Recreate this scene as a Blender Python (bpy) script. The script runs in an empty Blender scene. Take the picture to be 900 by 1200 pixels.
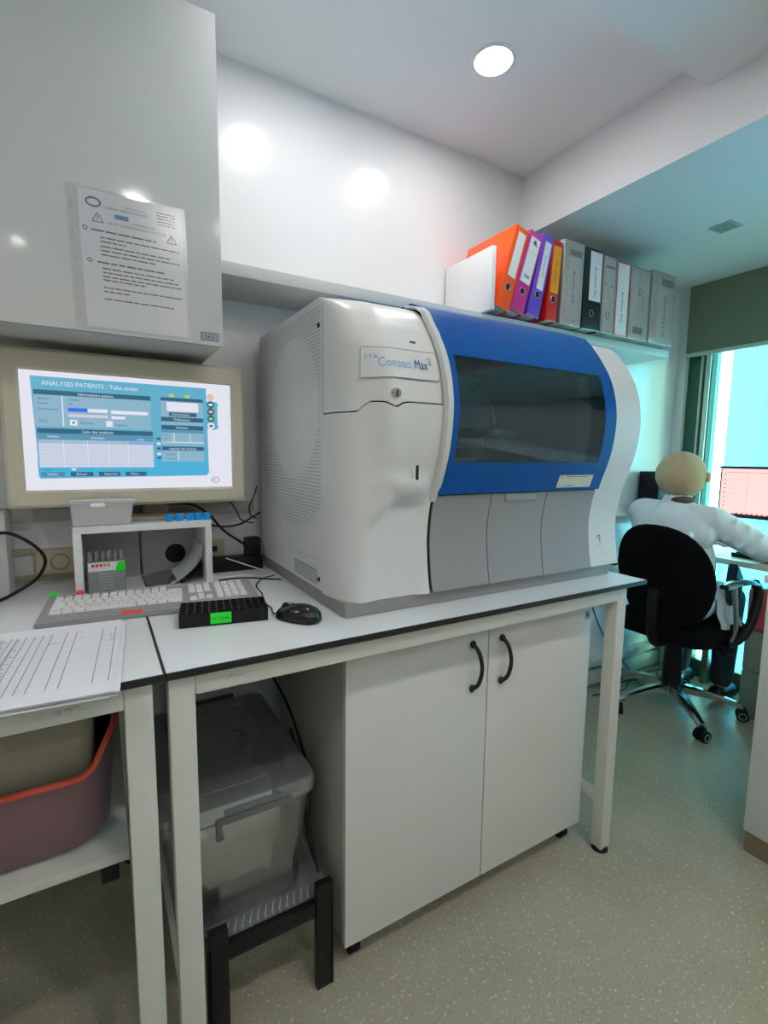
import bpy, bmesh, math, random
from mathutils import Vector, Matrix, Euler
random.seed(7)
C = bpy.context.scene.collection
SC = bpy.context.scene
PI = math.pi

# ---------------------------------------------------------------- camera, world, exposure
CH = 1.2769
def cam_axes(yaw, pitch, roll):
    y, p, r = map(math.radians, (yaw, pitch, roll))
    f = Vector((math.sin(y)*math.cos(p), math.cos(y)*math.cos(p), -math.sin(p)))
    ri = Vector((math.cos(y), -math.sin(y), 0)); up = ri.cross(f)
    return ri*math.cos(r)+up*math.sin(r), -ri*math.sin(r)+up*math.cos(r), f
R_, U_, F_ = cam_axes(30.251, 6.5904, 0.6845)
cd = bpy.data.cameras.new('camera'); cam = bpy.data.objects.new('camera', cd); C.objects.link(cam)
cam.matrix_world = Matrix(((R_.x, U_.x, -F_.x, 0), (R_.y, U_.y, -F_.y, 0), (R_.z, U_.z, -F_.z, CH), (0, 0, 0, 1)))
cd.sensor_fit = 'VERTICAL'; cd.sensor_height = 24.0; cd.lens = 575.19/1200*24.0
cd.clip_start = 0.02
SC.camera = cam
SC.cycles.transparent_max_bounces = 24
vs = SC.view_settings
vs.view_transform = 'Standard'; vs.look = 'None'; vs.gamma = 1.0; vs.exposure = 0.50; vs.use_curve_mapping = False
WORLD_STRENGTH = 12.0
LAMP = 74.0
LAMP_REAR = 122.0
w = bpy.data.worlds.new('sky'); SC.world = w; w.use_nodes = True
bg = w.node_tree.nodes['Background']; bg.inputs[0].default_value = (0.90, 0.97, 1.0, 1); bg.inputs[1].default_value = WORLD_STRENGTH
# portal in the window opening: guides the sampling of the sky, gives no light of its own
pl = bpy.data.lights.new('window_portal', 'AREA'); pl.shape = 'RECTANGLE'; pl.size = 1.95; pl.size_y = 1.75
pl.cycles.is_portal = True
po = bpy.data.objects.new('window_portal', pl); C.objects.link(po)
po.location = (3.06, .68, 1.07); po.rotation_euler = (0, math.radians(90), 0)

# low hazy sun slanting in through the window onto the back wall
sl = bpy.data.lights.new('sun', 'SUN'); sl.energy = 7.0; sl.angle = math.radians(14); sl.color = (1.0, .98, .94)
so_ = bpy.data.objects.new('sun', sl); C.objects.link(so_); so_.location = (8, -6, 4)
so_.rotation_euler = Vector((-.52, .75, -.07)).to_track_quat('-Z', 'Y').to_euler()

# ---------------------------------------------------------------- materials
def lin(c):
    return tuple((x/12.92 if x <= .04045 else ((x+.055)/1.055)**2.4) for x in c)
def rgb(r, g, b): return lin((r/255, g/255, b/255))
MATS = {}
def mat(name, col, rough=.5, metal=0.0, var=.04, scale=12, bump=0.0, coat=0.0, emit=None, es=1.0, spec=.5):
    if name in MATS: return MATS[name]
    m = bpy.data.materials.new(name); m.use_nodes = True; nt = m.node_tree; b = nt.nodes['Principled BSDF']
    b.inputs['Roughness'].default_value = rough; b.inputs['Metallic'].default_value = metal
    b.inputs['Coat Weight'].default_value = coat; b.inputs['Coat Roughness'].default_value = .05
    b.inputs['Specular IOR Level'].default_value = spec
    if emit is not None:
        b.inputs['Emission Color'].default_value = (*emit, 1); b.inputs['Emission Strength'].default_value = es
        b.inputs['Base Color'].default_value = (*col, 1)
        MATS[name] = m; return m
    tc = nt.nodes.new('ShaderNodeTexCoord'); nz = nt.nodes.new('ShaderNodeTexNoise')
    nz.inputs['Scale'].default_value = scale; nz.inputs['Detail'].default_value = 4
    nt.links.new(tc.outputs['Object'], nz.inputs['Vector'])
    mx = nt.nodes.new('ShaderNodeMix'); mx.data_type = 'RGBA'
    mx.inputs[6].default_value = (*[min(1, c*(1+var)) for c in col], 1); mx.inputs[7].default_value = (*[c*(1-var) for c in col], 1)
    nt.links.new(nz.outputs['Fac'], mx.inputs[0]); nt.links.new(mx.outputs[2], b.inputs['Base Color'])
    if bump:
        bp = nt.nodes.new('ShaderNodeBump'); bp.inputs['Strength'].default_value = bump; bp.inputs['Distance'].default_value = .002
        n2 = nt.nodes.new('ShaderNodeTexNoise'); n2.inputs['Scale'].default_value = scale*14
        nt.links.new(tc.outputs['Object'], n2.inputs['Vector'])
        nt.links.new(n2.outputs['Fac'], bp.inputs['Height']); nt.links.new(bp.outputs['Normal'], b.inputs['Normal'])
    MATS[name] = m; return m
def clear(name, col, refl=.12, rough=.08, haze=0.0, hazecol=None):
    """thin transparent sheet: tinted transmission, a little gloss, optional milky diffuse"""
    if name in MATS: return MATS[name]
    m = bpy.data.materials.new(name); m.use_nodes = True; nt = m.node_tree; nt.nodes.clear()
    out = nt.nodes.new('ShaderNodeOutputMaterial'); tr = nt.nodes.new('ShaderNodeBsdfTransparent'); gl = nt.nodes.new('ShaderNodeBsdfGlossy')
    tr.inputs[0].default_value = (*col, 1); gl.inputs['Roughness'].default_value = rough
    lw = nt.nodes.new('ShaderNodeFresnel'); lw.inputs[0].default_value = 1.45
    mth = nt.nodes.new('ShaderNodeMath'); mth.operation = 'MULTIPLY_ADD'; mth.inputs[1].default_value = .8; mth.inputs[2].default_value = refl*.3
    nt.links.new(lw.outputs[0], mth.inputs[0])
    mx = nt.nodes.new('ShaderNodeMixShader'); nt.links.new(mth.outputs[0], mx.inputs[0])
    last = tr.outputs[0]
    if haze:
        df = nt.nodes.new('ShaderNodeBsdfDiffuse'); tl = nt.nodes.new('ShaderNodeBsdfTranslucent')
        df.inputs[0].default_value = tl.inputs[0].default_value = (*(hazecol or (.8, .82, .82)), 1)
        m1 = nt.nodes.new('ShaderNodeMixShader'); m1.inputs[0].default_value = .2
        nt.links.new(df.outputs[0], m1.inputs[1]); nt.links.new(tl.outputs[0], m1.inputs[2])
        m2 = nt.nodes.new('ShaderNodeMixShader'); m2.inputs[0].default_value = haze
        nt.links.new(tr.outputs[0], m2.inputs[1]); nt.links.new(m1.outputs[0], m2.inputs[2]); last = m2.outputs[0]
    nt.links.new(last, mx.inputs[1]); nt.links.new(gl.outputs[0], mx.inputs[2]); nt.links.new(mx.outputs[0], out.inputs[0])
    MATS[name] = m; return m

def floor_mat():
    m = bpy.data.materials.new('vinyl_floor'); m.use_nodes = True; nt = m.node_tree; b = nt.nodes['Principled BSDF']
    tc = nt.nodes.new('ShaderNodeTexCoord')
    def noise(s, d=2):
        n = nt.nodes.new('ShaderNodeTexNoise'); n.inputs['Scale'].default_value = s; n.inputs['Detail'].default_value = d
        nt.links.new(tc.outputs['Object'], n.inputs['Vector']); return n
    def ramp(src, a, b_, ca, cb):
        r = nt.nodes.new('ShaderNodeValToRGB'); r.color_ramp.elements[0].position = a; r.color_ramp.elements[1].position = b_
        r.color_ramp.elements[0].color = (*ca, 1); r.color_ramp.elements[1].color = (*cb, 1)
        nt.links.new(src, r.inputs[0]); return r
    base = ramp(noise(3.0, 5).outputs['Fac'], .3, .7, rgb(160, 155, 135), rgb(174, 170, 151))
    sp = ramp(noise(190, 1).outputs['Fac'], .66, .72, (0, 0, 0), (1, 1, 1))
    sp2 = ramp(noise(110, 1).outputs['Fac'], .30, .36, (1, 1, 1), (0, 0, 0))
    mx = nt.nodes.new('ShaderNodeMix'); mx.data_type = 'RGBA'; mx.inputs[7].default_value = (*rgb(126, 116, 98), 1)
    nt.links.new(sp.outputs[0], mx.inputs[0]); nt.links.new(base.outputs[0], mx.inputs[6])
    mx2 = nt.nodes.new('ShaderNodeMix'); mx2.data_type = 'RGBA'; mx2.inputs[7].default_value = (*rgb(205, 201, 188), 1)
    nt.links.new(sp2.outputs[0], mx2.inputs[0]); nt.links.new(mx.outputs[2], mx2.inputs[6])
    nt.links.new(mx2.outputs[2], b.inputs['Base Color']); b.inputs['Roughness'].default_value = .36
    return m

WALL = mat('wall_paint_satin', (.80, .80, .82), .2, var=.015, scale=3)
WALLM = mat('wall_paint_matte', (.80, .80, .81), .7, var=.02, scale=3)
CEIL = mat('ceiling_paint', (.86, .86, .87), .8, var=.02, scale=2)
WHITE = mat('white_laminate', (.78, .79, .79), .28, var=.02)
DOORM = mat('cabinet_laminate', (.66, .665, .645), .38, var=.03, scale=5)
CARC = mat('cabinet_side_shaded', (.40, .39, .35), .5, var=.06, scale=8)  # carcass grey made darker to hold the shade under the table
BENCH = mat('bench_laminate', (.80, .82, .83), .16, var=.02, scale=4)
BEDGE = mat('bench_black_edge', (.012, .012, .013), .35)
FRAME = mat('painted_steel_frame', (.60, .61, .56), .38, var=.05, scale=6)
CUPB = mat('glossy_cupboard', (.66, .67, .66), .12, var=.02, scale=3, coat=.3)
CUPU = mat('cupboard_carcass', (.50, .49, .44), .5)
BLACK = mat('black_plastic', (.008, .008, .009), .4, bump=.2, spec=.25)
BLACKG = mat('black_gloss', (.01, .01, .012), .18)
FABRIC = mat('black_fabric', (.004, .004, .005), .9, bump=.3, scale=30, spec=.12)
RUBBER = mat('black_rubber', (.010, .010, .010), .7, spec=.25)
CHROME = mat('chrome', (.62, .62, .60), .16, metal=1)
STEEL = mat('steel_satin', (.42, .42, .40), .35, metal=1)
MBODY = mat('analyser_white_plastic', (.67, .675, .66), .33, var=.01)
MRIM = mat('analyser_rim_plastic', (.62, .63, .60), .3, var=.01)
MGREY = mat('analyser_grey_doors', (.29, .288, .293), .42, var=.02)
MBASE = mat('analyser_base', (.27, .265, .25), .4, var=.04)
MBLUE = mat('analyser_blue', rgb(0, 80, 156), .33, var=.02, coat=.05, spec=.25)
DARK = mat('dark_void', (.006, .006, .006), .8)
CREAM = mat('aged_cream_plastic', rgb(206, 200, 178), .4, var=.03)
PAPER = mat('paper', (.80, .80, .84), .7, var=.01)
INK = mat('ink', (.09, .09, .12), .7)
INKB = mat('ink_blue', rgb(30, 120, 200), .6)

# ---------------------------------------------------------------- mesh helpers
class B:
    def __init__(s): s.bm = bmesh.new(); s.mi = 0
    def _new(s, faces):
        for f in faces: f.material_index = s.mi; f.smooth = True
    def box(s, x0, x1, y0, y1, z0, z1, bev=0.0, seg=2, rot=None):
        x0, x1 = sorted((x0, x1)); y0, y1 = sorted((y0, y1)); z0, z1 = sorted((z0, z1))
        r = bmesh.ops.create_cube(s.bm, size=1.0)
        vs_ = r['verts']
        c = Vector(((x0+x1)/2, (y0+y1)/2, (z0+z1)/2)); d = Vector((x1-x0, y1-y0, z1-z0))
        for v in vs_:
            p = Vector((v.co.x*d.x, v.co.y*d.y, v.co.z*d.z))
            if rot: p = rot @ p
            v.co = c+p
        fs = set(f for v in vs_ for f in v.link_faces)
        s._new(fs)
        if bev > 0:
            bev = min(bev, .45*min(d))
            es = list(set(e for v in vs_ for e in v.link_edges))
            r2 = bmesh.ops.bevel(s.bm, geom=es, offset=bev, segments=seg, profile=.6, affect='EDGES', clamp_overlap=True)
            s._new(r2['faces'])
        return s
    def cyl(s, p0, p1, r0, r1=None, n=20, caps=True):
        r1 = r0 if r1 is None else r1
        p0 = Vector(p0); p1 = Vector(p1); d = (p1-p0).normalized()
        a = d.orthogonal().normalized(); b = d.cross(a)
        A = [s.bm.verts.new(p0+(a*math.cos(t)+b*math.sin(t))*r0) for t in (2*PI*i/n for i in range(n))]
        Bv = [s.bm.verts.new(p1+(a*math.cos(t)+b*math.sin(t))*r1) for t in (2*PI*i/n for i in range(n))]
        fs = [s.bm.faces.new((A[i], A[(i+1) % n], Bv[(i+1) % n], Bv[i])) for i in range(n)]
        if caps: fs += [s.bm.faces.new(A[::-1]), s.bm.faces.new(Bv)]
        s._new(fs); return s
    def tube(s, pts, r, n=8, sub=6, closed=False):
        P = [Vector(p) for p in pts]
        if sub > 1 and len(P) > 2:
            Q = []; m = len(P)
            for i in range(m if closed else m-1):
                p0 = P[(i-1) % m] if (closed or i > 0) else P[0]; p1 = P[i]; p2 = P[(i+1) % m]
                p3 = P[(i+2) % m] if (closed or i+2 < m) else P[-1]
                for k in range(sub):
                    t = k/sub
                    Q.append(.5*((2*p1)+(-p0+p2)*t+(2*p0-5*p1+4*p2-p3)*t*t+(-p0+3*p1-3*p2+p3)*t**3))
            if not closed: Q.append(P[-1])
            P = Q
        rings = []; up = None; m = len(P)
        for i, p in enumerate(P):
            t = (P[(i+1) % m]-P[i-1]) if closed else (P[min(i+1, m-1)]-P[max(i-1, 0)])
            if t.length < 1e-9: t = Vector((0, 0, 1))
            t.normalize()
            if up is None: up = t.orthogonal().normalized()
            up = (up-t*up.dot(t)); up = up.normalized() if up.length > 1e-6 else t.orthogonal().normalized()
            b = t.cross(up); rr = r[min(len(r)-1, int(i*len(r)/m))] if isinstance(r, (list, tuple)) else r
            rings.append([s.bm.verts.new(p+(up*math.cos(a)+b*math.sin(a))*rr) for a in (2*PI*k/n for k in range(n))])
        fs = []
        for i in range(m if closed else m-1):
            A, D = rings[i], rings[(i+1) % m]
            fs += [s.bm.faces.new((A[k], A[(k+1) % n], D[(k+1) % n], D[k])) for k in range(n)]
        if not closed: fs += [s.bm.faces.new(rings[0][::-1]), s.bm.faces.new(rings[-1])]
        s._new(fs); return s
    def grid(s, f, us, vs_, skip=None):
        V = [[s.bm.verts.new(Vector(f(u, v))) for v in vs_] for u in us]; fs = []
        for i in range(len(us)-1):
            for j in range(len(vs_)-1):
                if skip and skip((us[i]+us[i+1])/2, (vs_[j]+vs_[j+1])/2): continue
                fs.append(s.bm.faces.new((V[i][j], V[i+1][j], V[i+1][j+1], V[i][j+1])))
        s._new(fs); return s
    def loft(s, rings, cap=True, closed=True):
        R = [[s.bm.verts.new(Vector(p)) for p in ring] for ring in rings]; fs = []; n = len(R[0])
        for A, D in zip(R, R[1:]):
            for k in range(n if closed else n-1): fs.append(s.bm.faces.new((A[k], A[(k+1) % n], D[(k+1) % n], D[k])))
        if cap: fs += [s.bm.faces.new(R[0][::-1]), s.bm.faces.new(R[-1])]
        s._new(fs); return s
    def sphere(s, c, r, n=20, m=12):
        r = (r, r, r) if not isinstance(r, (tuple, list)) else r
        q = bmesh.ops.create_uvsphere(s.bm, u_segments=n, v_segments=m, radius=1)
        for v in q['verts']: v.co = Vector((c[0]+v.co.x*r[0], c[1]+v.co.y*r[1], c[2]+v.co.z*r[2]))
        s._new(set(f for v in q['verts'] for f in v.link_faces)); return s
    def prism(s, poly, f0, f1):
        """poly of 2-D points; f0(u,v), f1(u,v) give the two end positions"""
        A = [s.bm.verts.new(Vector(f0(*p))) for p in poly]; D = [s.bm.verts.new(Vector(f1(*p))) for p in poly]; n = len(A)
        fs = [s.bm.faces.new((A[i], A[(i+1) % n], D[(i+1) % n], D[i])) for i in range(n)]
        fs += [s.bm.faces.new(A[::-1]), s.bm.faces.new(D)]
        s._new(fs); return s
    def solid(s, t):
        bmesh.ops.recalc_face_normals(s.bm, faces=s.bm.faces)
        bmesh.ops.solidify(s.bm, geom=list(s.bm.faces), thickness=t); return s
    def rrect(s, x0, x1, y0, y1, z0, z1, r, n=5):
        s.loft([rr(x0, x1, y0, y1, z0, r, n), rr(x0, x1, y0, y1, z1, r, n)]); return s
def rr(x0, x1, y0, y1, z, r, n=5):
    out = []
    for cx, cy, a in ((x1-r, y1-r, 0), (x0+r, y1-r, 90), (x0+r, y0+r, 180), (x1-r, y0+r, 270)):
        for k in range(n+1):
            t = math.radians(a+90*k/n); out.append((cx+r*math.cos(t), cy+r*math.sin(t), z))
    return out

W = {}
def meshof(name, b, mats, recalc=True, angle=40):
    if recalc: bmesh.ops.recalc_face_normals(b.bm, faces=b.bm.faces)
    me = bpy.data.meshes.new(name); b.bm.to_mesh(me); b.bm.free()
    for m in (mats if isinstance(mats, (list, tuple)) else [mats]): me.materials.append(m)
    me.set_sharp_from_angle(angle=math.radians(angle))
    return me
def thing(name, label, cat, loc=(0, 0, 0), rz=0.0, group=None):
    o = bpy.data.objects.new(name, None); C.objects.link(o); o.empty_display_size = .05
    o.location = loc; o.rotation_euler = (0, 0, rz); o['label'] = label; o['category'] = cat
    if group: o['group'] = group
    W[o.name] = Matrix.Translation(loc) @ Matrix.Rotation(rz, 4, 'Z'); return o
def obj(name, b, mats, parent=None, local=False, label=None, kind=None, recalc=True, angle=40):
    """one mesh object; vertices in world coordinates unless local"""
    me = b if isinstance(b, bpy.types.Mesh) else meshof(name, b, mats, recalc, angle)
    o = bpy.data.objects.new(name, me); C.objects.link(o)
    if parent:
        o.parent = parent; Wm = W[parent.name]; W[o.name] = Wm
        if not local: me.transform(Wm.inverted())
    else:
        W[o.name] = Matrix.Identity(4)
    if label: o['label'] = label
    if kind: o['kind'] = kind
    return o
def single(name, b, mats, label, cat, group=None, loc=None, **k):
    """a thing that is one mesh; its origin is moved to its base"""
    o = obj(name, b, mats, None, **k); me = o.data
    if loc is None:
        xs = [v.co for v in me.vertices]; loc = (sum(v.x for v in xs)/len(xs), sum(v.y for v in xs)/len(xs), min(v.z for v in xs))
    me.transform(Matrix.Translation(-Vector(loc))); o.location = loc
    o['label'] = label; o['category'] = cat
    if group: o['group'] = group
    return o
def struct(name, b, mats, parent=None, **k):
    o = obj(name, b, mats, parent, **k)
    if not parent: o['kind'] = 'structure'
    return o
def dup(root, loc, rz=0.0, label=None, group=None, rot=None):
    r = root.copy(); C.objects.link(r); r.location = loc; r.rotation_euler = rot or (0, 0, rz)
    if label: r['label'] = label
    if group: r['group'] = group
    for ch in list(root.children):
        c = ch.copy(); C.objects.link(c); c.parent = r
        for g in ch.children:
            d = g.copy(); C.objects.link(d); d.parent = c
    return r

# flat print: rectangles and lettering mapped by f(u, v, layer) onto a surface
_font = {}
def text_mesh(t, size):
    k = (t, size)
    if k not in _font:
        cu = bpy.data.curves.new('t', 'FONT'); cu.body = t; cu.size = size; cu.resolution_u = 2
        ob = bpy.data.objects.new('t', cu); me = bpy.data.meshes.new_from_object(ob)
        _font[k] = ([tuple(v.co) for v in me.vertices], [tuple(p.vertices) for p in me.polygons])
        bpy.data.objects.remove(ob); bpy.data.curves.remove(cu); bpy.data.meshes.remove(me)
    return _font[k]
class Print:
    def __init__(s, f): s.f = f; s.v = []; s.p = []; s.mi = []; s.mats = []
    def _m(s, m):
        if m not in s.mats: s.mats.append(m)
        return s.mats.index(m)
    def poly(s, pts, m, L=1):
        b = len(s.v); s.v += [tuple(s.f(u, v, L)) for u, v in pts]; s.p.append(tuple(range(b, b+len(pts)))); s.mi.append(s._m(m))
    def rect(s, u0, v0, u1, v1, m, L=1): s.poly([(u0, v0), (u1, v0), (u1, v1), (u0, v1)], m, L)
    def disc(s, u, v, r, m, L=1, n=16): s.poly([(u+r*math.cos(2*PI*i/n), v+r*math.sin(2*PI*i/n)) for i in range(n)], m, L)
    def line(s, u0, v0, u1, v1, w_, m, L=1):
        d = math.hypot(u1-u0, v1-v0); a = -(v1-v0)/d*w_/2; b = (u1-u0)/d*w_/2
        s.poly([(u0-a, v0-b), (u1-a, v1-b), (u1+a, v1+b), (u0+a, v0+b)], m, L)
    def text(s, t, u, v, size, m, L=2, ang=0.0, width=None, align='L'):
        vs_, ps = text_mesh(t, size)
        if not vs_: return
        wd = max(p[0] for p in vs_); k = 1.0
        if width: k = width/wd
        off = -wd*k/2 if align == 'C' else 0
        ca, sa = math.cos(ang), math.sin(ang); b = len(s.v)
        for p in vs_:
            x = p[0]*k+off; y = p[1]
            s.v.append(tuple(s.f(u+x*ca-y*sa, v+x*sa+y*ca, L)))
        i = s._m(m)
        for p in ps: s.p.append(tuple(b+q for q in p)); s.mi.append(i)
    def scribble(s, u0, v, u1, h, m, L=2, seed=1):
        """a row of small words, too blurred in the photograph to be read"""
        rnd = random.Random(seed); u = u0
        while u < u1:
            wl = min(rnd.uniform(2, 6)*h*.75, u1-u)
            s.rect(u, v, u+wl, v+h*.55, m, L); u += wl+h*.5
    def make(s, name, parent=None, local=False):
        me = bpy.data.meshes.new(name); me.from_pydata(s.v, [], s.p)
        for m in s.mats: me.materials.append(m)
        me.polygons.foreach_set('material_index', s.mi)
        return obj(name, me, None, parent, local)

# ---------------------------------------------------------------- the room
WY = 1.698; CZ = 2.498; BX = 1.681; SZ = 2.244; EX = 2.997; YN = -3.2; XN = -2.4
struct('floor', B().box(XN, EX+.3, YN, WY+.15, -.1, 0), floor_mat())
struct('ceiling', B().box(XN, BX, YN, WY+.15, CZ, CZ+.1), CEIL)
b = B(); b.box(BX, EX+.3, YN, WY+.15, SZ, CZ+.1); struct('ceiling_low', b, WALLM)
b = B(); b.box(-.6, BX, -3.2, .937, 2.415, CZ); struct('ceiling_dropped_band', b, CEIL)
struct('wall_back', B().box(XN, EX+.3, WY, WY+.15, 0, CZ), WALL)
struct('wall_left', B().box(XN-.1, XN, YN, WY, 0, CZ), WALLM)
struct('wall_front', B().box(XN, EX+.3, YN-.1, YN, 0, CZ), WALLM)
# window wall: pilaster, solid remainder, glazing
b = B(); b.box(EX, EX+.3, 1.665, WY, 0, SZ); b.box(EX, EX+.3, YN, -.15, 0, SZ)
b.box(EX, EX+.3, -.15, 1.665, 2.12, SZ); struct('wall_right', b, WALLM)
b = B(); b.box(EX-.03, EX+.03, 1.645, 1.697, 0, SZ, .003); struct('trim_1', b, mat('pilaster_white', (.72, .78, .75), .5))
WFRAME = mat('window_frame_green', rgb(58, 96, 80), .45)
b = B()
b.box(EX, EX+.09, 1.515, 1.645, 0, 2.12, .004)
b.box(EX+.01, EX+.08, -.15, 1.515, 0, .10, .004); b.box(EX+.01, EX+.08, -.15, 1.515, 2.04, 2.12, .004)
for y in (.70, -.15): b.box(EX+.01, EX+.08, y, y+.06, .10, 2.04, .004)
win = struct('window_1', b, WFRAME)
b = B(); b.box(EX-.012, EX-.001, 1.52, 1.545, .02, 1.88, .002); b.box(EX-.016, EX-.001, 1.56, 1.57, .02, 1.88, .002)
obj('window_bead', b, mat('frame_bead', (.55, .68, .62), .3, metal=.2), win)
GL = clear('tinted_window_glass', (.63, .97, .84), .1, .02)
for y0, y1 in ((.76, 1.515), (-.09, .70)):
    obj('pane', B().box(EX+.04, EX+.046, y0, y1, .10, 2.04), GL, win)
# skirting / cable trunking along the back wall
b = B(); b.box(1.5, EX-.03, WY-.03, WY, .015, .10, .004); b.box(1.5, EX-.03, WY-.045, WY, .13, .165, .004)
struct('baseboard_back', b, mat('baseboard_green_white', (.62, .66, .60), .4))
b = B(); b.box(XN, 1.45, WY-.02, WY, 0, .09, .003); struct('baseboard_back_left', b, mat('skirting', (.42, .41, .37), .5))
b = B(); b.box(XN, .46, WY-.022, WY, 1.078, 1.115, .003); struct('trim_2', b, mat('wall_rail', (.46, .47, .43), .35))

# ---------------------------------------------------------------- outside the window
b = B(); b.box(9, 13, -4.2, 4.25, -6, 9)
bld = thing('building', 'pale blue building seen through the tinted window', 'building', (11, 0, -6))
obj('wall', b, mat('outside_wall', rgb(62, 140, 190), .6, var=.08, scale=1), bld)
PG = mat('outside_glass', rgb(50, 115, 165), .2)
k = 0
for y in (3.2, 1.6, 0, -1.6, -3.2):
    for z in (-3, -1, 1, 3, 5):
        obj('window', B().box(8.95, 9.0, y-.5, y+.5, z, z+1.3, .02), PG, bld)
gr = B().box(EX+.4, 60, -30, 30, -6.2, -6); struct('ground_outside', gr, mat('pavement', (.45, .46, .45), .8))

# ---------------------------------------------------------------- ceiling lamps and vent
LE = mat('lamp_diffuser_lit', (1, 1, 1), .5, emit=(1.0, .975, .955), es=LAMP)
LE2 = mat('lamp_diffuser_lit_bright', (1, 1, 1), .5, emit=(1.0, .965, .935), es=LAMP_REAR)
ring = mat('lamp_ring_white', (.8, .8, .8), .3)
lamps = [((1.122, 1.283), 'round recessed ceiling lamp shining above the blue analyser', CZ),
         ((.563, 1.29), 'round recessed ceiling lamp above the wall shelf, out of frame', CZ),
         ((1.12, -.12), 'round recessed lamp in the dropped ceiling behind the camera right', 2.415),
         ((.45, -.12), 'round recessed lamp in the dropped ceiling above the camera', 2.415),
         ((-.9, -.12), 'round recessed lamp over the room left of the camera', CZ),
         ((-1.3, 1.2), 'round recessed lamp far left above the desk row', CZ),
         ((1.9, -1.0), 'added round fill lamp in the dropped ceiling by the partition, out of frame', SZ), ((-1.2, -1.3), 'added round fill lamp behind the camera left', CZ), ((.9, -1.2), 'added round fill lamp behind the camera right', 2.415),  # these three lamps are added fill light for the cabinet fronts
         ((-.42, -2.7), 'round recessed lamp at the back of the room', 2.415), ((.9, -2.2), 'round recessed lamp at the back right of the room', 2.415)]
for (x, y), lb, z in lamps:
    t = thing('ceiling_lamp', lb, 'lamp', (x, y, z), group='round recessed ceiling lamps')
    b = B(); b.loft([[(r*math.cos(a), r*math.sin(a), h) for a in (2*PI*i/32 for i in range(32))] for r, h in ((.068, 0), (.066, -.004), (.058, -.005), (.056, -.001))], cap=False)
    obj('rim', b, ring, t, local=True)
    b = B(); b.cyl((0, 0, -.0035), (0, 0, -.0015), .056, n=32); obj('diffuser', b, LE if y > .9 else LE2, t, local=True)
t = thing('ceiling_vent', 'small square air vent in the low ceiling near the window', 'vent', (2.318, 1.17, SZ), -.05)
b = B(); b.box(-.045, .045, -.045, .045, -.004, 0, .001); obj('grille', b, mat('vent_plate', (.50, .52, .50), .5), t, local=True)
for i in range(7):
    b = B(); b.box(-.036, .036, -.034+i*.0105, -.029+i*.0105, -.006, -.004); obj('slat', b, mat('vent_slat', (.30, .33, .31), .5), t, local=True)

# ---------------------------------------------------------------- roller blind
t = thing('roller_blind', 'dark grey green roller blind drawn over the top of the window', 'blind', (2.95, .6, 1.86))
b = B(); b.grid(lambda u, v: (2.951+.002*math.sin(u*9), u, v), [-.3+i*.1 for i in range(20)]+[1.642], [1.872, 2.0, 2.12, SZ-.002]); b.solid(.0012)
obj('blind_fabric', b, mat('blind_fabric', rgb(126, 132, 112), .85, bump=.5, scale=60), t)
b = B(); b.box(2.942, 2.960, -.3, 1.642, 1.852, 1.874, .004); obj('bottom_bar', b, mat('blind_bar', (.50, .56, .52), .4), t)

# ---------------------------------------------------------------- wall shelf above the analyser
b = B(); b.box(-.1, 2.475, 1.46, WY, 1.772, 1.8075, .002)
single('wall_shelf', b, mat('shelf_board', (.60, .62, .59), .4, var=.03), 'long white wall shelf board carrying the row of binders', 'shelf')

# ---------------------------------------------------------------- wall cupboard (upper left)
YU = 1.35
t = thing('wall_cupboard', 'glossy pale grey wall cupboard hanging above the monitor', 'cupboard', (-.4, YU, 1.553))
b = B(); b.box(-1.2, .298, YU+.02, WY-.002, 1.555, 2.33, .001); obj('body', b, CUPU, t)
for x0, x1 in ((-.6, .298), (-1.2, -.603)):
    b = B(); b.box(x0, x1, YU, YU+.0195, 1.553, 2.332, .0015); obj('door', b, CUPB, t)
LBL = mat('grey_label', rgb(150, 165, 180), .4)
pr_ = Print(lambda u, v, L: (u, YU-.0006*L, v))
pr_.rect(.243, 1.562, .287, 1.583, INK, 1); pr_.rect(.2445, 1.5635, .2855, 1.5815, LBL, 2); pr_.text('SA 1', .252, 1.568, .013, INK, 3)
pr_.make('number_tag', t)

# notice in a punched plastic pocket taped on the cupboard door
t = thing('notice_sheet', 'printed warning notice in a punched clear pocket on the cupboard door', 'notice', (.1, YU-.001, 1.556))
b = B(); b.grid(lambda u, v: (u+.012*(v-1.56)/.3*(-.6), YU-.0015-.003*max(0, math.sin((u+.02)*14))*(v-1.55), v), [-.004+i*.217/10 for i in range(11)], [1.563+i*.297/8 for i in range(9)]); b.solid(.0006)
obj('sheet', b, PAPER, t)
b = B(); b.grid(lambda u, v: (u+.012*(v-1.56)/.3*(-.6), YU-.0028-.0035*max(0, math.sin((u+.02)*14))*(v-1.55), v), [-.026+i*.246/12 for i in range(13)], [1.557+i*.308/8 for i in range(9)])
obj('pocket', b, clear('pocket_film', (.97, .97, .98), .1, .22, haze=.15), t)
def fs(u, v, L):
    x = u; z = v
    return (x+.012*(z-1.56)/.3*(-.6), YU-.0022-.003*max(0, math.sin((x+.02)*14))*(z-1.55)-.0002*L, z)
p = Print(fs)
def P2(px, py):  # notice print coordinates: 0..1 across, 0..1 down
    return -.004+px*.217, 1.860-py*.297
u, v = P2(.14, .085)
for a0 in (-40, 140):
    for i in range(8):
        a = math.radians(a0+i*22); c_ = math.radians(a0+(i+1)*22)
        p.line(u+.014*math.cos(a), v+.009*math.sin(a), u+.014*math.cos(c_), v+.009*math.sin(c_), .004, INK if a0 < 0 else mat('logo_blue', rgb(70, 110, 150), .6))
def T(s_, px, py, h, width=None, m=INK):
    u, v = P2(px, py); p.text(s_, u, v, h, m, 2, width=(width*.217 if width else None))
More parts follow.
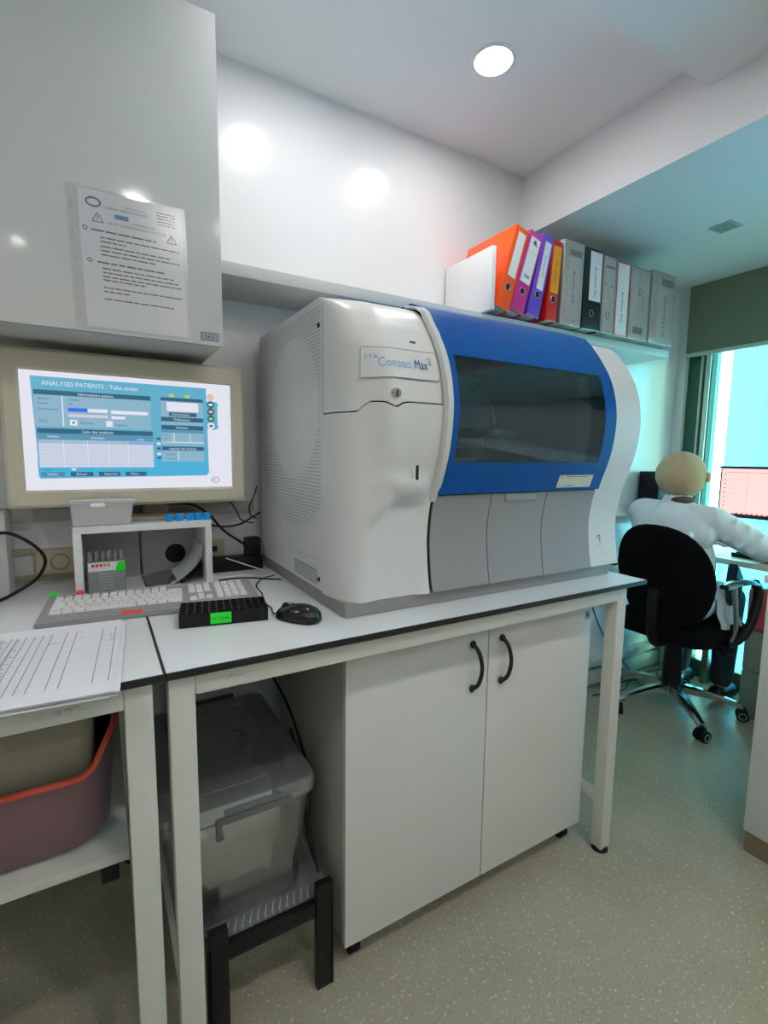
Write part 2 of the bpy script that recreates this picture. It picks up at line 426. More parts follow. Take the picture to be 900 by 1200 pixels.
T('Laboratoire', .42, .085, .0065, .2); T("LABORATOIRE D'ANALYSES", .25, .115, .008, .40)
for i in range(5): u, v = P2(.74, .06+i*.022); p.scribble(u, v, u+.04, .004, INK, seed=i)
for cx, cy in ((.17, .195), (.88, .245)):
    u, v = P2(cx, cy); 
    for a, c_ in (((-.011, -.008), (.011, -.008)), ((.011, -.008), (0, .011)), ((0, .011), (-.011, -.008))): p.line(u+a[0], v+a[1], u+c_[0], v+c_[1], .0018, INK)
    p.rect(u-.0009, v-.003, u+.0009, v+.005, INK); p.rect(u-.0009, v-.006, u+.0009, v-.0045, INK)
u, v = P2(.33, .175); p.rect(u, v, u+.028, v+.010, INKB, 1); T('DÉMARRAGE', .50, .195, .007, .22); T('NE PAS OUVRIR PENDANT LE CYCLE', .26, .225, .0075, .56)
rows = [(.10, .29, .72, 1), (.18, .335, .95, 0), (.18, .365, .42, 0), (.18, .40, .85, 0), (.18, .43, .95, 0), (.18, .46, .70, 0),
        (.14, .52, .78, 1), (.18, .56, .88, 0), (.18, .59, .93, 0), (.18, .62, .95, 0), (.18, .645, .58, 0), (.18, .70, .95, 0), (.18, .73, .42, 0), (.18, .785, .86, 0)]
for i, (a, y, e, big) in enumerate(rows):
    u, v = P2(a, y); u2, _ = P2(e, y); p.scribble(u, v, u2, .0062 if big else .005, INK, seed=i+20)
for a, y in ((.03, .285), (.05, .515)): u, v = P2(a, y); p.disc(u+.004, v+.002, .005, INK); p.disc(u+.004, v+.002, .003, PAPER, 2)
for i, y in enumerate((.08, .10, .12, .26, .30, .42, .52, .57, .66, .74)):
    q_ = Print(fs); q_.disc(-.018, 1.857-y*.36, .0028, mat('punch_hole', (.45, .46, .46), .6), 14); q_.make('punch_hole', t)
p.make('print', t)

# ---------------------------------------------------------------- lab tables
def table(name, label, x0, x1, lx0, lx1, shelf=False):
    t = thing(name, label, 'table', ((x0+x1)/2, 1.28, 0))
    b = B(); b.box(x0, x1, .884, 1.66, .8885, .9, 0); b2 = obj('tabletop', b, BENCH, t)
    b = B(); b.box(x0-.0004, x1+.0004, .8805, .8845, .886, .8995, .001); b.box(x1-.0006, x1+.0035, .8805, 1.66, .886, .8995, .001)
    b.box(x0-.0008, x0+.0012, .884, 1.66, .888, .8996); obj('edge_band', b, BEDGE, t)
    for y0 in (.8965, 1.60):
        for x in (lx0, lx1):
            b = B(); b.box(x, x+.045, y0, y0+.04, .012, .8865, .004); l = obj('leg', b, FRAME, t)
            b = B(); b.cyl((x+.022, y0+.02, 0), (x+.022, y0+.02, .016), .026, .022, 20); obj('foot', b, RUBBER, l)
        b = B(); b.box(lx0+.045, lx1, y0, y0+.04, .843, .8865, .003); obj('apron', b, FRAME, t)
    for x in (lx0, lx1):
        b = B(); b.box(x, x+.04, .9365, 1.60, .843, .8865, .003); obj('apron', b, FRAME, t)
        b = B(); b.box(x+.006, x+.034, .9365, 1.60, .16, .19, .003); obj('stretcher', b, FRAME, t)
    return t
TR = table('lab_table', 'white lab table with black edge carrying the blue and white analyser', .0855, 1.466, .089, 1.350)
TL = table('lab_table', 'white lab table at left under the papers and keyboard, with lower shelf', -1.25, .0800, -1.2, .0195)
p = Print(lambda u, v, L: (u, .8962-.0001*L, v))
SC1 = mat('scuff', (.42, .42, .38), .6)
for i in range(14):
    u = .205+random.uniform(-.02, .02); v = .864+random.uniform(-.006, .008); p.line(u, v, u+random.uniform(.003, .01), v+random.uniform(-.004, .004), .0012, SC1)
p.make('scuff_mark', TR)
p = Print(lambda u, v, L: (u, .8962-.0001*L, v))
for i in range(14):
    u = -.06+random.uniform(-.02, .02); v = .864+random.uniform(-.006, .006); p.line(u, v, u+random.uniform(.003, .012), v+random.uniform(-.003, .003), .0014, SC1)
p.make('scuff_mark', TL)
b = B(); b.box(-1.15, .0185, .975, 1.595, .508, .528, .002)
obj('lower_shelf', b, mat('shelf_under', (.55, .55, .50), .5), TL)
for x in (-.03, -1.0):
    b = B(); b.box(x, x+.03, .98, 1.01, .47, .508, .004); obj('shelf_bracket', b, BLACK, TL)

# ---------------------------------------------------------------- base cabinet under the right table
CX0, CX1, CG, CY = .4708, 1.3357, .9045, .972
t = thing('base_cabinet', 'two-door grey white cabinet on casters under the analyser table', 'cabinet', ((CX0+CX1)/2, 1.2, 0))
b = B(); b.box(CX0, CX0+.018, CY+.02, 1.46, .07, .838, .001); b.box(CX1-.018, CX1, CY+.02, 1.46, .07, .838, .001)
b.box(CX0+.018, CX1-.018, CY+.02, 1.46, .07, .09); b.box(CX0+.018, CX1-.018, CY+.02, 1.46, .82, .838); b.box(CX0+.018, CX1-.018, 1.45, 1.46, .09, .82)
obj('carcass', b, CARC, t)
for i, (x0, x1) in enumerate(((CX0, CG-.0018), (CG+.0018, CX1))):
    b = B(); b.box(x0, x1, CY, CY+.018, .068, .838, .0012); d = obj('door', b, DOORM, t)
    hx = CG-.055 if i == 0 else CG+.05
    b = B(); pts = [(hx-.005, CY-.003, .778), (hx-.004, CY-.012, .775), (hx+.003, CY-.024, .755), (hx+.008, CY-.029, .715), (hx+.003, CY-.024, .676), (hx-.004, CY-.012, .658), (hx-.005, CY-.003, .655)]
    b.tube(pts, .0058, 10, 5); b.sphere((hx-.005, CY-.006, .778), (.009, .007, .011), 12, 8); b.sphere((hx-.005, CY-.006, .655), (.009, .007, .011), 12, 8)
    obj('handle', b, BLACKG, d)
for x in (CX0+.02, CX1-.06):
    for y in (1.0, 1.40):
        b = B(); b.box(x-.006, x+.05, y-.01, y+.045, .05, .07, .003); b.cyl((x+.008, y+.02, .026), (x+.034, y+.02, .026), .026, n=20)
        obj('caster', b, RUBBER, t)
p = Print(lambda u, v, L: (u, CY-.0006*L, v)); p.rect(1.302, .772, 1.326, .798, LBL, 1); p.rect(1.309, .78, 1.319, .79, INK, 2); p.make('small_tag', t)
p = Print(lambda u, v, L: (CX0-.0005*L, u, v))
for y, z in ((1.06, .74), (1.12, .56), (1.07, .46), (1.30, .70)): p.disc(y, z, .0035, mat('screw_hole', (.07, .065, .06), .6) if z > .6 else mat('screw_cover', (.6, .6, .56), .5), 1, 10)
p.make('screw_hole', t)

# ---------------------------------------------------------------- analyser
X0, X1 = .4735, 1.46; SX = .706; RX = 1.318
PZ = [.932, .970, 1.009, 1.073, 1.138, 1.203, 1.265, 1.305, 1.345, 1.380, 1.413, 1.463, 1.515, 1.57, 1.603, 1.625, 1.640, 1.648]
PY = [.978, .986, .992, .997, .990, .973, .951, .941, .935, .933, .935, .945, .965, .998, 1.024, 1.048, 1.078, 1.115]
def prof(z):
    z = min(max(z, PZ[0]), PZ[-1])
    for i in range(len(PZ)-1):
        if z <= PZ[i+1]:
            t_ = (z-PZ[i])/(PZ[i+1]-PZ[i])
            p0 = PY[max(i-1, 0)]; p1 = PY[i]; p2 = PY[i+1]; p3 = PY[min(i+2, len(PY)-1)]
            c_ = .5*((2*p1)+(-p0+p2)*t_+(2*p0-5*p1+4*p2-p3)*t_*t_+(-p0+3*p1-3*p2+p3)*t_**3)
            return c_ if i < len(PZ)-4 else p1+(p2-p1)*t_
    return PY[-1]
def sst(a, b_, x):
    t_ = min(1, max(0, (x-a)/(b_-a))); return t_*t_*(3-2*t_)
def fronty(x, z):
    y = prof(z)
    if x < SX:
        flat = .985 if z < 1.45 else max(.985-.03*sst(1.45, 1.5, z)*0, prof(z)+.012)
        k_ = sst(.512, .57, x)
        bul = y
        # upper bulge of the left cover stops in a soft step above z 1.18; the lower left stays plain
        if z < 1.26:
            low = min(y, .978) if False else .990
            s_ = sst(1.155, 1.19, z+.05*(1-sst(.53, .60, x)))
            bul = .994*(1-s_)+(.953 if z > 1.2 else .962)*s_ if z < 1.25 else y
            bul = bul*(1-sst(1.215, 1.26, z))+y*sst(1.215, 1.26, z)
            # blend to the shared S profile next to the doors
            q = sst(.655, .70, x); bul = bul*(1-q)+y*q
        y = flat*(1-k_)+bul*k_
        if x < .53:
            r_ = (.53-x)/.0565; c_ = math.sqrt(max(0, 1-r_*r_)); ys = max(1.105, y)
            y = ys-(ys-y)*c_
    return y
def frontp(x, z, off=0.0): return (x, fronty(x, z)-off, z)
t = thing('blood_analyser', 'large white bench analyser with blue curved window cover and grey lower doors', 'analyser', (.95, 1.3, .9))
ANA = t
b = B(); b.box(X0+.004, 1.432, .99, 1.615, .9005, .934, .002); obj('base', b, MBASE, t)
zs_low = lambda a, c_, n: [a+(c_-a)*i/n for i in range(n+1)]
xl = [X0+.0565*(1-math.cos(i*PI/2/8)) for i in range(9)]+[.536, .545, .554, .563, .572, .581, .59, .602, .62, .64, .655, .665, .675, .685, .695, .704]
def seamz(x): return 1.373+.022*sst(.505, .53, x)-.012*math.exp(-((x-.572)/.014)**2)
def topy(s_):  # above the profile: run back over the roof
    return 1.115+(1.62-1.115)*s_
def shell(name, xs, zlo, zhi, m, off=0.0, top=False, th=.004, skip=None, zn=26, extra=(), label=None):
    b = B()
    vs_ = [i/zn for i in range(zn+1)]
    vs_ = sorted(set(vs_+list(extra)))
    tv = [1+i/6 for i in range(1, 7)] if top else []
    def f(u, v):
        a = zlo(u) if callable(zlo) else zlo; c_ = zhi(u) if callable(zhi) else zhi
        if v <= 1:
            z = a+(c_-a)*v
            return (u, fronty(u, z)-off, z+(off if top and v > .9 else 0)*(v-.9)*10 if top else z)
        return (u, topy(v-1), c_+off)
    b.grid(f, xs, vs_+tv, skip); bmesh.ops.recalc_face_normals(b.bm, faces=b.bm.faces)
    bmesh.ops.solidify(b.bm, geom=list(b.bm.faces), thickness=th)
    return obj(name, b, m, t, label=label, angle=50)
ZT = PZ[-1]
shell('upper_cover', xl, lambda x: seamz(x)+.0018, ZT, MBODY, top=True)
shell('lower_cover', xl, .934, lambda x: seamz(x)-.0018, MBODY, zn=34)
xr = [RX+.004+(X1-RX-.012)*i/8 for i in range(9)]+[X1-.003, X1]
shell('right_cover', xr, .936, ZT, MBODY, off=0.0, top=True, zn=40, label='white end cover')
# sides, back and dark inner lining that shows in the joints
def sidepoly(x, yfront=None, zlo=.934):
    pts = [(1.615, zlo)]
    for i in range(25):
        z = zlo+(ZT-zlo)*i/24; pts.append(((yfront if yfront is not None else fronty(x, z)+.002), z))
    pts.append((1.62, ZT)); return pts
b = B(); b.prism([(1.108, .936), (1.108, 1.638), (1.125, 1.646), (1.615, 1.646), (1.63, 1.635), (1.63, .936)], lambda u, v: (X0-.0005, u, v), lambda u, v: (X0+.012, u, v))
sp = obj('side_panel', b, MBODY, t)
b = B(); b.prism(sidepoly(X1), lambda u, v: (X1-.004, u, v), lambda u, v: (X1, u, v)); obj('right_side', b, MBODY, t)
b = B(); b.box(X0+.01, X1-.004, 1.618, 1.63, .936, 1.645, .002); obj('back_panel', b, MBODY, t)
b = B(); b.grid(lambda u, v: (u, max(prof(v)+.03, 0), v), [SX-.012, .712], zs_low(.94, 1.57, 20)); b.grid(lambda u, v: (u, fronty(u, v)+.012, v), [.50, .53, .56, .6, .65, .70], zs_low(1.33, 1.43, 5))
b.grid(lambda u, v: (u, prof(v)+.014, v), [RX-.012, RX+.012], zs_low(.94, 1.57, 20)); b.grid(lambda u, v: (u, prof(v)+.014, v), [.70, 1.0, RX+.006], zs_low(.94, 1.2, 10))
b.solid(.002); obj('lining', b, DARK, t)
# perforations: dark punched holes outside a plain round field
b = B(); n = 0
PV = .0098
for j in range(62):
    for i in range(54):
        y = 1.122+i*PV+(PV/2 if j % 2 else 0); z = 1.07+j*PV*.93
        if y > 1.617 or z > 1.632: continue
        if math.hypot(y-1.318, z-1.400) < .187: continue
        if z < 1.41-math.sqrt(max(0, .335**2-(y-1.33)**2)): continue
        if i % 12 == 7 and False: continue
        vs6 = [b.bm.verts.new((X0-.0011, y+.0021*math.cos(a), z+.0021*math.sin(a))) for a in (PI/3*k_ for k_ in range(6))]
        f_ = b.bm.faces.new(vs6); n += 1
obj('perforations', b, mat('perforation_hole', (.20, .20, .20), .7), sp, kind='stuff', recalc=False)
for y, z in ((1.131, 1.584), (1.134, .962)):
    b = B(); b.cyl((X0-.003, y, z), (X0-.0005, y, z), .0055, .0065, 14); obj('screw', b, BLACK, sp)
p = Print(lambda u, v, L: (X0-.0006-.0003*L, u, v))
TAGG = mat('rating_plate_grey', (.34, .35, .35), .5)
p.rect(1.145, .945, 1.31, .985, TAGG, 1)
for i in range(5): p.scribble(1.15, .950+i*.0065, 1.30, .005, mat('rating_plate_text', (.62, .62, .62), .5), 2, seed=i)
p.line(1.15, 1.012, 1.36, 1.010, .0012, TAGG)
p.disc(1.26, 1.004, .003, TAGG)
p.make('rating_plate', t)
# name plate
def fp(u, v, L): return (u, fronty(u, v)-.0008-.0004*L, v)
b = B(); pl_poly = []
xs = [.511, .52, .53, .545, .56, .58, .60, .62, .64, .66, .675, .688]
b.grid(lambda u, v: (u, fronty(u, 1.447+.066*v)-.002, 1.447+.066*v), xs, [i/8 for i in range(9)]); b.solid(.0022)
obj('name_plate', b, mat('name_plate', (.67, .675, .66), .33), t)
b = B(); b.tube([(x, fronty(x, 1.447)-.0043, 1.447) for x in xs]+[(x, fronty(x, 1.513)-.0043, 1.513) for x in xs[::-1]], .0009, 5, 1, closed=True)
obj('plate_groove', b, mat('groove_grey', (.28, .28, .28), .6), t)
p = Print(lambda u, v, L: (u, fronty(u, v)-.0062-.0003*L, v))
LB = mat('letter_light_blue', rgb(120, 180, 225), .5); DB = mat('letter_dark_blue', rgb(30, 85, 140), .5); DG = mat('letter_grey', rgb(90, 100, 110), .5)
p.text('STA', .516, 1.487, .013, LB, width=.026); p.text('Compact', .540, 1.470, .030, LB, width=.076)
p.text('Max', .624, 1.470, .030, DB, width=.036); p.text('Max', .6246, 1.4703, .030, DB, width=.036); p.text('2', .662, 1.482, .024, DG, width=.010)
p.make('lettering', t)
b = B(); y_ = fronty(.572, 1.412)
b.cyl((.572, y_+.004, 1.413), (.572, y_-.006, 1.412), .0115, .0105, 24); kb_ = obj('lock', b, CHROME, t)
b = B(); b.box(.5705, .5735, y_-.007, y_-.0055, 1.405, 1.419); obj('key_slot', b, DARK, kb_)
b = B(); b.box(.632, .648, fronty(.64, 1.535)-.001, fronty(.64, 1.535)+.004, 1.529, 1.538, .001); ld = obj('indicator', b, mat('indicator_dark', (.05, .01, .01), .3), t)
b = B(); b.box(.640, .646, fronty(.64, 1.535)-.0016, fronty(.64, 1.535), 1.531, 1.535); obj('indicator_light', b, mat('indicator_red', (.3, .05, .04), .3), ld)
b = B(); yy = fronty(.643, 1.24)-.003; b.box(.6385, .6465, yy-.004, yy+.02, 1.212, 1.262, .001); obj('card_slot', b, DARK, t)
b = B(); b.box(.628, .6385, yy-.0035, yy+.012, 1.208, 1.266, .001); obj('slot_frame', b, MRIM, t)
b = B(); b.tube([frontp(x, z, .0004) for x, z in ((.575, .977), (.60, .979), (.64, .981), (.665, .981), (.675, .977))], .0011, 6, 4); obj('crease', b, MRIM, t)
# rim and blue cover
WX0, WX1, WZ0, WZ1 = .736, 1.268, 1.262, 1.515
def rimf(u, v): return (u, prof(v)-.016, v)
b = B()
zz = [1.165+(ZT-1.165)*i/30 for i in range(31)]
b.grid(lambda u, v: (u, prof(v)-(.006 if u < .699 else .019)+max(0, (1.21-v)*.25), v+(.008 if v > 1.6 else 0)), [.6965, .701, .708, .716], zz); b.solid(.006)
obj('cover_rim', b, MRIM, t)
xs = [.714, .720, WX0]+[WX0+(WX1-WX0)*i/10 for i in range(1, 10)]+[WX1, 1.29, 1.306, RX]
zv = [(z-1.183)/(ZT-1.183) for z in (WZ0, WZ1)]
shell('blue_cover', xs, 1.183, ZT, MBLUE, off=.016, top=True, th=.006, zn=26, extra=zv, skip=lambda u, v: WX0 < u < WX1 and zv[0] < v < zv[1], label='glossy blue curved cover')
b = B(); b.grid(lambda u, v: (u, prof(v)-.0125, v), [WX0-.004+(WX1-WX0+.008)*i/10 for i in range(11)], zs_low(WZ0-.004, WZ1+.004, 14)); b.solid(.003)
obj('window_glass', b, clear('smoked_cover_glass', (.42, .56, .60), .12, .05, haze=.05, hazecol=(.03, .10, .12)), t)
b = B(); b.grid(lambda u, v: (u, prof(v)-.0118, v), [WX1-.055, WX1-.03, WX1+.004], zs_low(WZ0-.004, WZ1+.004, 14)); b.grid(lambda u, v: (u, prof(v)-.0116, v), [WX0-.004+(WX1-WX0-.047)*i/10 for i in range(11)], [WZ1-.014, WZ1+.004]); b.solid(.0012)
obj('window_border', b, clear('teal_border_film', (.30, .55, .62), .4, .08, haze=.30, hazecol=(.02, .12, .17)), t)
# what stands behind the smoked window
cav = mat('cavity_grey', (.035, .065, .085), .6)
b = B(); b.box(.73, 1.30, 1.40, 1.41, 1.20, 1.60); b.box(.73, .735, 1.05, 1.40, 1.2, 1.6); b.box(1.30, 1.305, 1.05, 1.40, 1.2, 1.6); b.box(.735, 1.30, 1.0, 1.4, 1.20, 1.205)
b.box(.735, 1.30, 1.10, 1.4, 1.595, 1.60); obj('chamber', b, cav, t)
b = B(); b.box(.74, 1.29, 1.06, 1.075, 1.262, 1.272, .001); b.box(.74, 1.20, 1.08, 1.09, 1.300, 1.304, .001); obj('guide_rail', b, mat('rail_teal', (.55, .85, .88), .4), t)
b = B(); b.box(.975, 1.035, 1.04, 1.10, 1.265, 1.335, .004); cr = obj('carriage', b, mat('carriage_dark', (.12, .16, .17), .4), t)
for x in (.992, 1.018):
    b = B(); b.cyl((x, 1.036, 1.315), (x, 1.042, 1.315), .005, n=12); obj('screw', b, CHROME, cr)
b = B(); b.box(.95, 1.035, 1.03, 1.09, 1.338, 1.352, .002); obj('tray_plate', b, mat('tray_teal', (.35, .85, .85), .4), t)
b = B(); pts = [(x, 1.045, z) for x, z in ((.83, 1.475), (.88, 1.468), (.92, 1.445), (.952, 1.405), (.960, 1.365))]
b.tube(pts, .004, 8, 6); obj('arm_edge', b, mat('arm_edge', (.9, .95, .95), .3), t)
b = B(); b.prism([(.80, 1.35), (.80, 1.472), (.88, 1.465), (.92, 1.442), (.948, 1.402), (.952, 1.36), (.88, 1.352)], lambda u, v: (u, 1.05, v), lambda u, v: (u, 1.12, v)); obj('pipetting_arm', b, mat('arm_shell', (.35, .48, .50), .4), t)
b = B(); b.tube([(x, 1.10, z) for x, z in ((1.10, 1.50), (1.17, 1.485), (1.23, 1.45), (1.27, 1.40))], .005, 8, 6); b.tube([(x, 1.06, z) for x, z in ((.82, 1.345), (.88, 1.352), (.92, 1.342), (.98, 1.352))], .007, 8, 6); b.tube([(1.08, 1.1, 1.31), (1.14, 1.1, 1.318), (1.21, 1.1, 1.295)], .007, 8, 5); obj('hose', b, BLACK, t)
for i in range(9):
    b = B(); b.box(.86+i*.011, .867+i*.011, 1.10, 1.11, 1.487, 1.503-.001*i, .001); obj('cap_row', b, mat('cap_row', (.8, .85, .85), .5), t)
# grey lower doors
dx = [SX+.004, .898, 1.106, RX]
for i in range(3):
    a, c_ = dx[i]+.0014, dx[i+1]-.0014
    b = B(); b.grid(lambda u, v: (u, prof(v)-.001, v), [a+(c_-a)*k_/6 for k_ in range(7)], zs_low(.936, 1.181, 20)); b.solid(.006)
    d = obj('lower_door', b, MGREY, t)
    if i == 1:
        b = B(); b.box(.945, 1.06, fronty(1, 1.168)-.012, fronty(1, 1.168)+.004, 1.158, 1.179, .003); obj('finger_grip', b, mat('grip_grey', (.30, .30, .305), .4), d)
    if i == 2:
        b = B(); b.tube([(x, prof(.965)-.0016, .967+(x-1.14)*.02) for x in (1.15, 1.2, 1.25)], .0011, 6, 2); obj('crease', b, mat('groove_grey', (.28, .28, .28), .6), d)
b = B(); b.tube([(x, prof(.972)-.0005, .972) for x in (1.345, 1.38, 1.43)], .0011, 6, 2); obj('crease', b, MRIM, t)
# caution sticker and maker's mark
p = Print(lambda u, v, L: (u, prof(v)-.0166-.0004*L, v))
p.rect(1.125, 1.191, 1.270, 1.227, mat('sticker_cream', (.62, .64, .55), .5), 1)
YEL = mat('warning_yellow', rgb(200, 170, 40), .5)
for v in (1.196, 1.207, 1.217): p.poly([(1.130, v), (1.140, v), (1.135, v+.009)], YEL, 2)
for i in range(6): p.scribble(1.155, 1.195+i*.0052, 1.262 if i in (4, 2) else 1.20+.01*i, .004, INK, 2, seed=40+i)
p.make('caution_sticker', t)
p = Print(lambda u, v, L: (u, prof(v)-.0008*L, v))
for i in range(6):
    a = math.radians(-60+i*45); c_ = math.radians(-60+(i+1)*45); p.line(1.374+.007*math.cos(a), 1.024+.008*math.sin(a), 1.374+.007*math.cos(c_), 1.024+.008*math.sin(c_), .0025, INK)
p.line(1.376, 1.018, 1.380, 1.008, .0025, INKB); p.scribble(1.362, .998, 1.392, .005, mat('faint_grey', (.55, .55, .55), .5), 1, seed=3)
p.make('maker_mark', t)

# ---------------------------------------------------------------- binders on the shelf
def vol_b(w_, h, d): return None
def binder(x, w_, h, tilt, col, label, sp_label, txt=None, hole=True, outline=None, sleeve=False, holez=.10, y0=1.412, d=.275, name='ring_binder', tcol=None, labelmat=None, extra=None, rough=.3):
    zb = 1.8077
    zb += w_*math.sin(tilt)+.0006
    t_ = thing(name, label, 'binder', (x, y0, zb), 0.0, 'binders on the wall shelf')
    t_.rotation_euler = (0, tilt, 0)
    W[t_.name] = Matrix.Identity(4)
    m = mat('binder_'+col[0], col[1], rough, var=.04)
    b = B(); b.box(0, .0025, .004, d, 0, h, .0008); b.box(w_-.0025, w_, .004, d, 0, h, .0008)
    obj('cover', b, m, t_, local=True)
    b = B(); b.box(0, w_, 0, .004, 0, h, .0015); obj('spine', b, m, t_, local=True)
    b = B(); b.box(.004, w_-.004, .02, d-.012, .006, h-.012); obj('pages', b, mat('page_block', (.66, .65, .62), .8), t_, local=True)
    b = B(); b.tube([(.001, -.0004, .001), (w_-.001, -.0004, .001)], .0013, 6, 1); obj('metal_edge', b, STEEL, t_, local=True)
    if hole:
        hx = w_*.5
        b = B(); b.tube([(hx+.012*math.cos(a), -.0008, holez+.013*math.sin(a)) for a in (2*PI*i/16 for i in range(16))], .0018, 6, 1, closed=True); rg = obj('finger_ring', b, STEEL, t_, local=True)
        b = B(); b.cyl((hx, -.0009, holez), (hx, .001, holez), .0115, n=16); obj('finger_hole', b, DARK, rg, local=True)
    p = Print(lambda u, v, L: (u, -.0008-.0004*L, v))
    if sp_label:
        u0, u1, v0, v1 = sp_label; lm = labelmat or PAPER
        if outline: p.rect(0.001, .001, w_-.001, h-.001, outline, 0)
        p.rect(u0, v0, u1, v1, lm, 1)
        if txt:
            s_, size, tv, wd = txt
            p.text(s_, (u0+u1)/2-size*.3, tv, size, tcol or INK, 2, ang=-PI/2, width=wd)
    if extra: extra(p)
    if p.v: p.make('spine_label', t_, local=True)
    if sleeve:
        b = B(); b.box(-.001, w_+.001, -.003, d, -.0, h+.003, .004); obj('plastic_cover', b, clear('binder_film', (.93, .94, .93), .15, .15, haze=.05, hazecol=(.78, .80, .78)), t_, local=True)
    return t_
GB = mat('label_grey_block', (.33, .34, .34), .5)
LOGO = mat('logo_dark_blue', rgb(40, 70, 130), .5)
def ex_pink(p):
    p.poly([(.024, .268), (.046, .268), (.035, .286)], LOGO, 2); p.rect(.03, .264, .05, .267, LOGO, 2)
    p.line(.016, .235, .056, .235, .0008, INK, 2); p.rect(.022, .135, .05, .147, GB, 2)
def ex_top(p): p.rect(.035, .268, .105, .292, GB, 2)
def ex_c2(p): p.rect(.012, .265, .07, .275, GB, 2); p.disc(.055, .195, .006, GB, 2); p.disc(.02, .20, .005, GB, 2); p.line(.008, .02, .008, .29, .0012, INK, 2); p.text('Hémo.F', .03, .19, .012, INK, 2, ang=-PI/2, width=.05)
def ex_c3(p): p.rect(.03, .025, .10, .055, GB, 2); p.line(.06, .06, .06, .29, .0012, INK, 2); p.text('Archive FP', .085, .19, .013, INK, 2, ang=-PI/2, width=.07)
def ex_or(p): p.scribble(.036, .20, .044, .02, INK, 2)
binder(1.262, .017, .222, 0, ('white', (.86, .86, .87)), 'thin white box file standing left of the orange binder', None, hole=False)
TI = math.radians(17)
binder(1.283, .068, .315, TI, ('orange', rgb(252, 92, 24)), 'orange ring binder leaning right, first of the coloured binders', (.018, .055, .125, .295), ('I', .012, .22, None), holez=.085)
binder(1.357, .068, .312, TI, ('pink', rgb(200, 50, 140)), 'pink ring binder leaning between the orange and the purple one', (.010, .060, .115, .292), None, extra=ex_pink, holez=.082)
binder(1.445, .062, .316, math.radians(13), ('purple', rgb(112, 72, 205)), 'purple ring binder with narrow white spine label', (.018, .051, .105, .290), ('Archive TP', .013, .24, .085), holez=.085)
binder(1.548, .055, .306, math.radians(4), ('red', rgb(212, 38, 30)), 'red ring binder with yellow orange spine label', (.006, .050, .108, .285), ('Archive', .012, .23, .08), holez=.085, labelmat=mat('label_amber', rgb(238, 160, 20), .5))
binder(1.628, .118, .322, math.radians(1.0), ('clearA', (.70, .71, .69)), 'wide clear-covered binder reading Archive AN, left of the black one', (.03, .098, .03, .265), ('Archive AN', .020, .215, .125), hole=False, sleeve=True, extra=ex_top)
binder(1.757, .112, .322, 0, ('black', (.008, .009, .009)), 'black lever arch binder with white label Archive AC', (.034, .108, .118, .312), ('Archive AC', .020, .255, .125), holez=.068)
binder(1.879, .078, .312, 0, ('clearB', (.70, .70, .67)), 'narrow clear-covered binder between the black and the red-edged one', (.004, .074, .01, .30), None, hole=True, sleeve=True, extra=ex_c2, holez=.075)
binder(1.966, .092, .308, 0, ('rededge', (.74, .74, .73)), 'pale binder with thin red edge reading Archive FQ', (.007, .085, .006, .302), ('Archive FQ', .020, .19, .13), hole=False, outline=mat('red_edge', rgb(215, 45, 75), .5))
binder(2.068, .138, .306, 0, ('clearC', (.70, .71, .68)), 'clear-covered binder with grey block at its foot, right of the red-edged one', (.01, .128, .01, .296), None, hole=True, sleeve=True, extra=ex_c3, holez=.205)
binder(2.222, .185, .318, 0, ('clearD', (.70, .68, .67)), 'widest pale binder at the right end of the shelf reading Archive MQ', (.05, .165, .02, .30), ('Archive MQ & QJ', .022, .225, .185), hole=False, sleeve=True, extra=lambda p: p.rect(.07, .262, .165, .297, GB, 2))

# ---------------------------------------------------------------- monitor on the left
MY = 1.535; MX0, MX1, MZ0, MZ1 = -.200, .396, 1.130, 1.535
t = thing('computer_monitor', 'cream bezelled widescreen monitor showing a blue patient analysis form', 'monitor', (.1, 1.57, 1.089))
def frame_ring(b, x0, x1, z0, z1, i0, i1, k0, k1, yf, yb, bev=.008):
    # picture-frame loft: outer back, outer front, inner front, inner back
    def q(xa, xb, za, zb, y, r):
        return [(p_[0], y, p_[1]) for p_ in ((a, c_) for a, c_, _ in rr(xa, xb, za, zb, 0, r, 3))]
    b.loft([q(x0, x1, z0, z1, yb, .012), q(x0, x1, z0, z1, yf+bev, .012), q(x0+bev, x1-bev, z0+bev, z1-bev, yf, .01), q(i0-.006, i1+.006, k0-.006, k1+.006, yf+.001, .003), q(i0, i1, k0, k1, yf+.008, .001)], cap=False)
b = B(); frame_ring(b, MX0, MX1, MZ0, MZ1, -.160, .357, 1.176, 1.480, MY, MY+.045); obj('bezel', b, CREAM, t)
b = B(); b.box(MX0+.002, MX1-.002, MY+.044, MY+.060, MZ0+.002, MZ1-.002, .006); b.box(-.05, .25, MY+.06, MY+.085, 1.2, 1.45, .01); obj('rear_shell', b, CREAM, t)
b = B(); b.box(-.162, .359, MY+.009, MY+.020, 1.174, 1.482); obj('screen', b, mat('lcd_panel', (.02, .02, .02), .2), t)
def E(name, c, s=.66): return mat('lit_'+name, (.01, .01, .01), .12, emit=rgb(*c), es=s)
p = Print(lambda u, v, L: (-.160+u*.517, MY+.0085-.0004*L, 1.480-v*.304))
sw = E('white', (232, 232, 245)); sb = E('panel', (96, 176, 206)); sb2 = E('panel_deep', (70, 178, 218)); sd = E('bar', (40, 98, 128)); sg = E('field', (140, 182, 204)); st = E('table', (205, 212, 232)); sx = E('text', (60, 95, 120)); sblu = E('select', (30, 110, 240)); sy = E('yellow', (190, 210, 70)); so = E('orange', (225, 200, 170))
p.rect(0, 0, 1, 1, sw, 0)
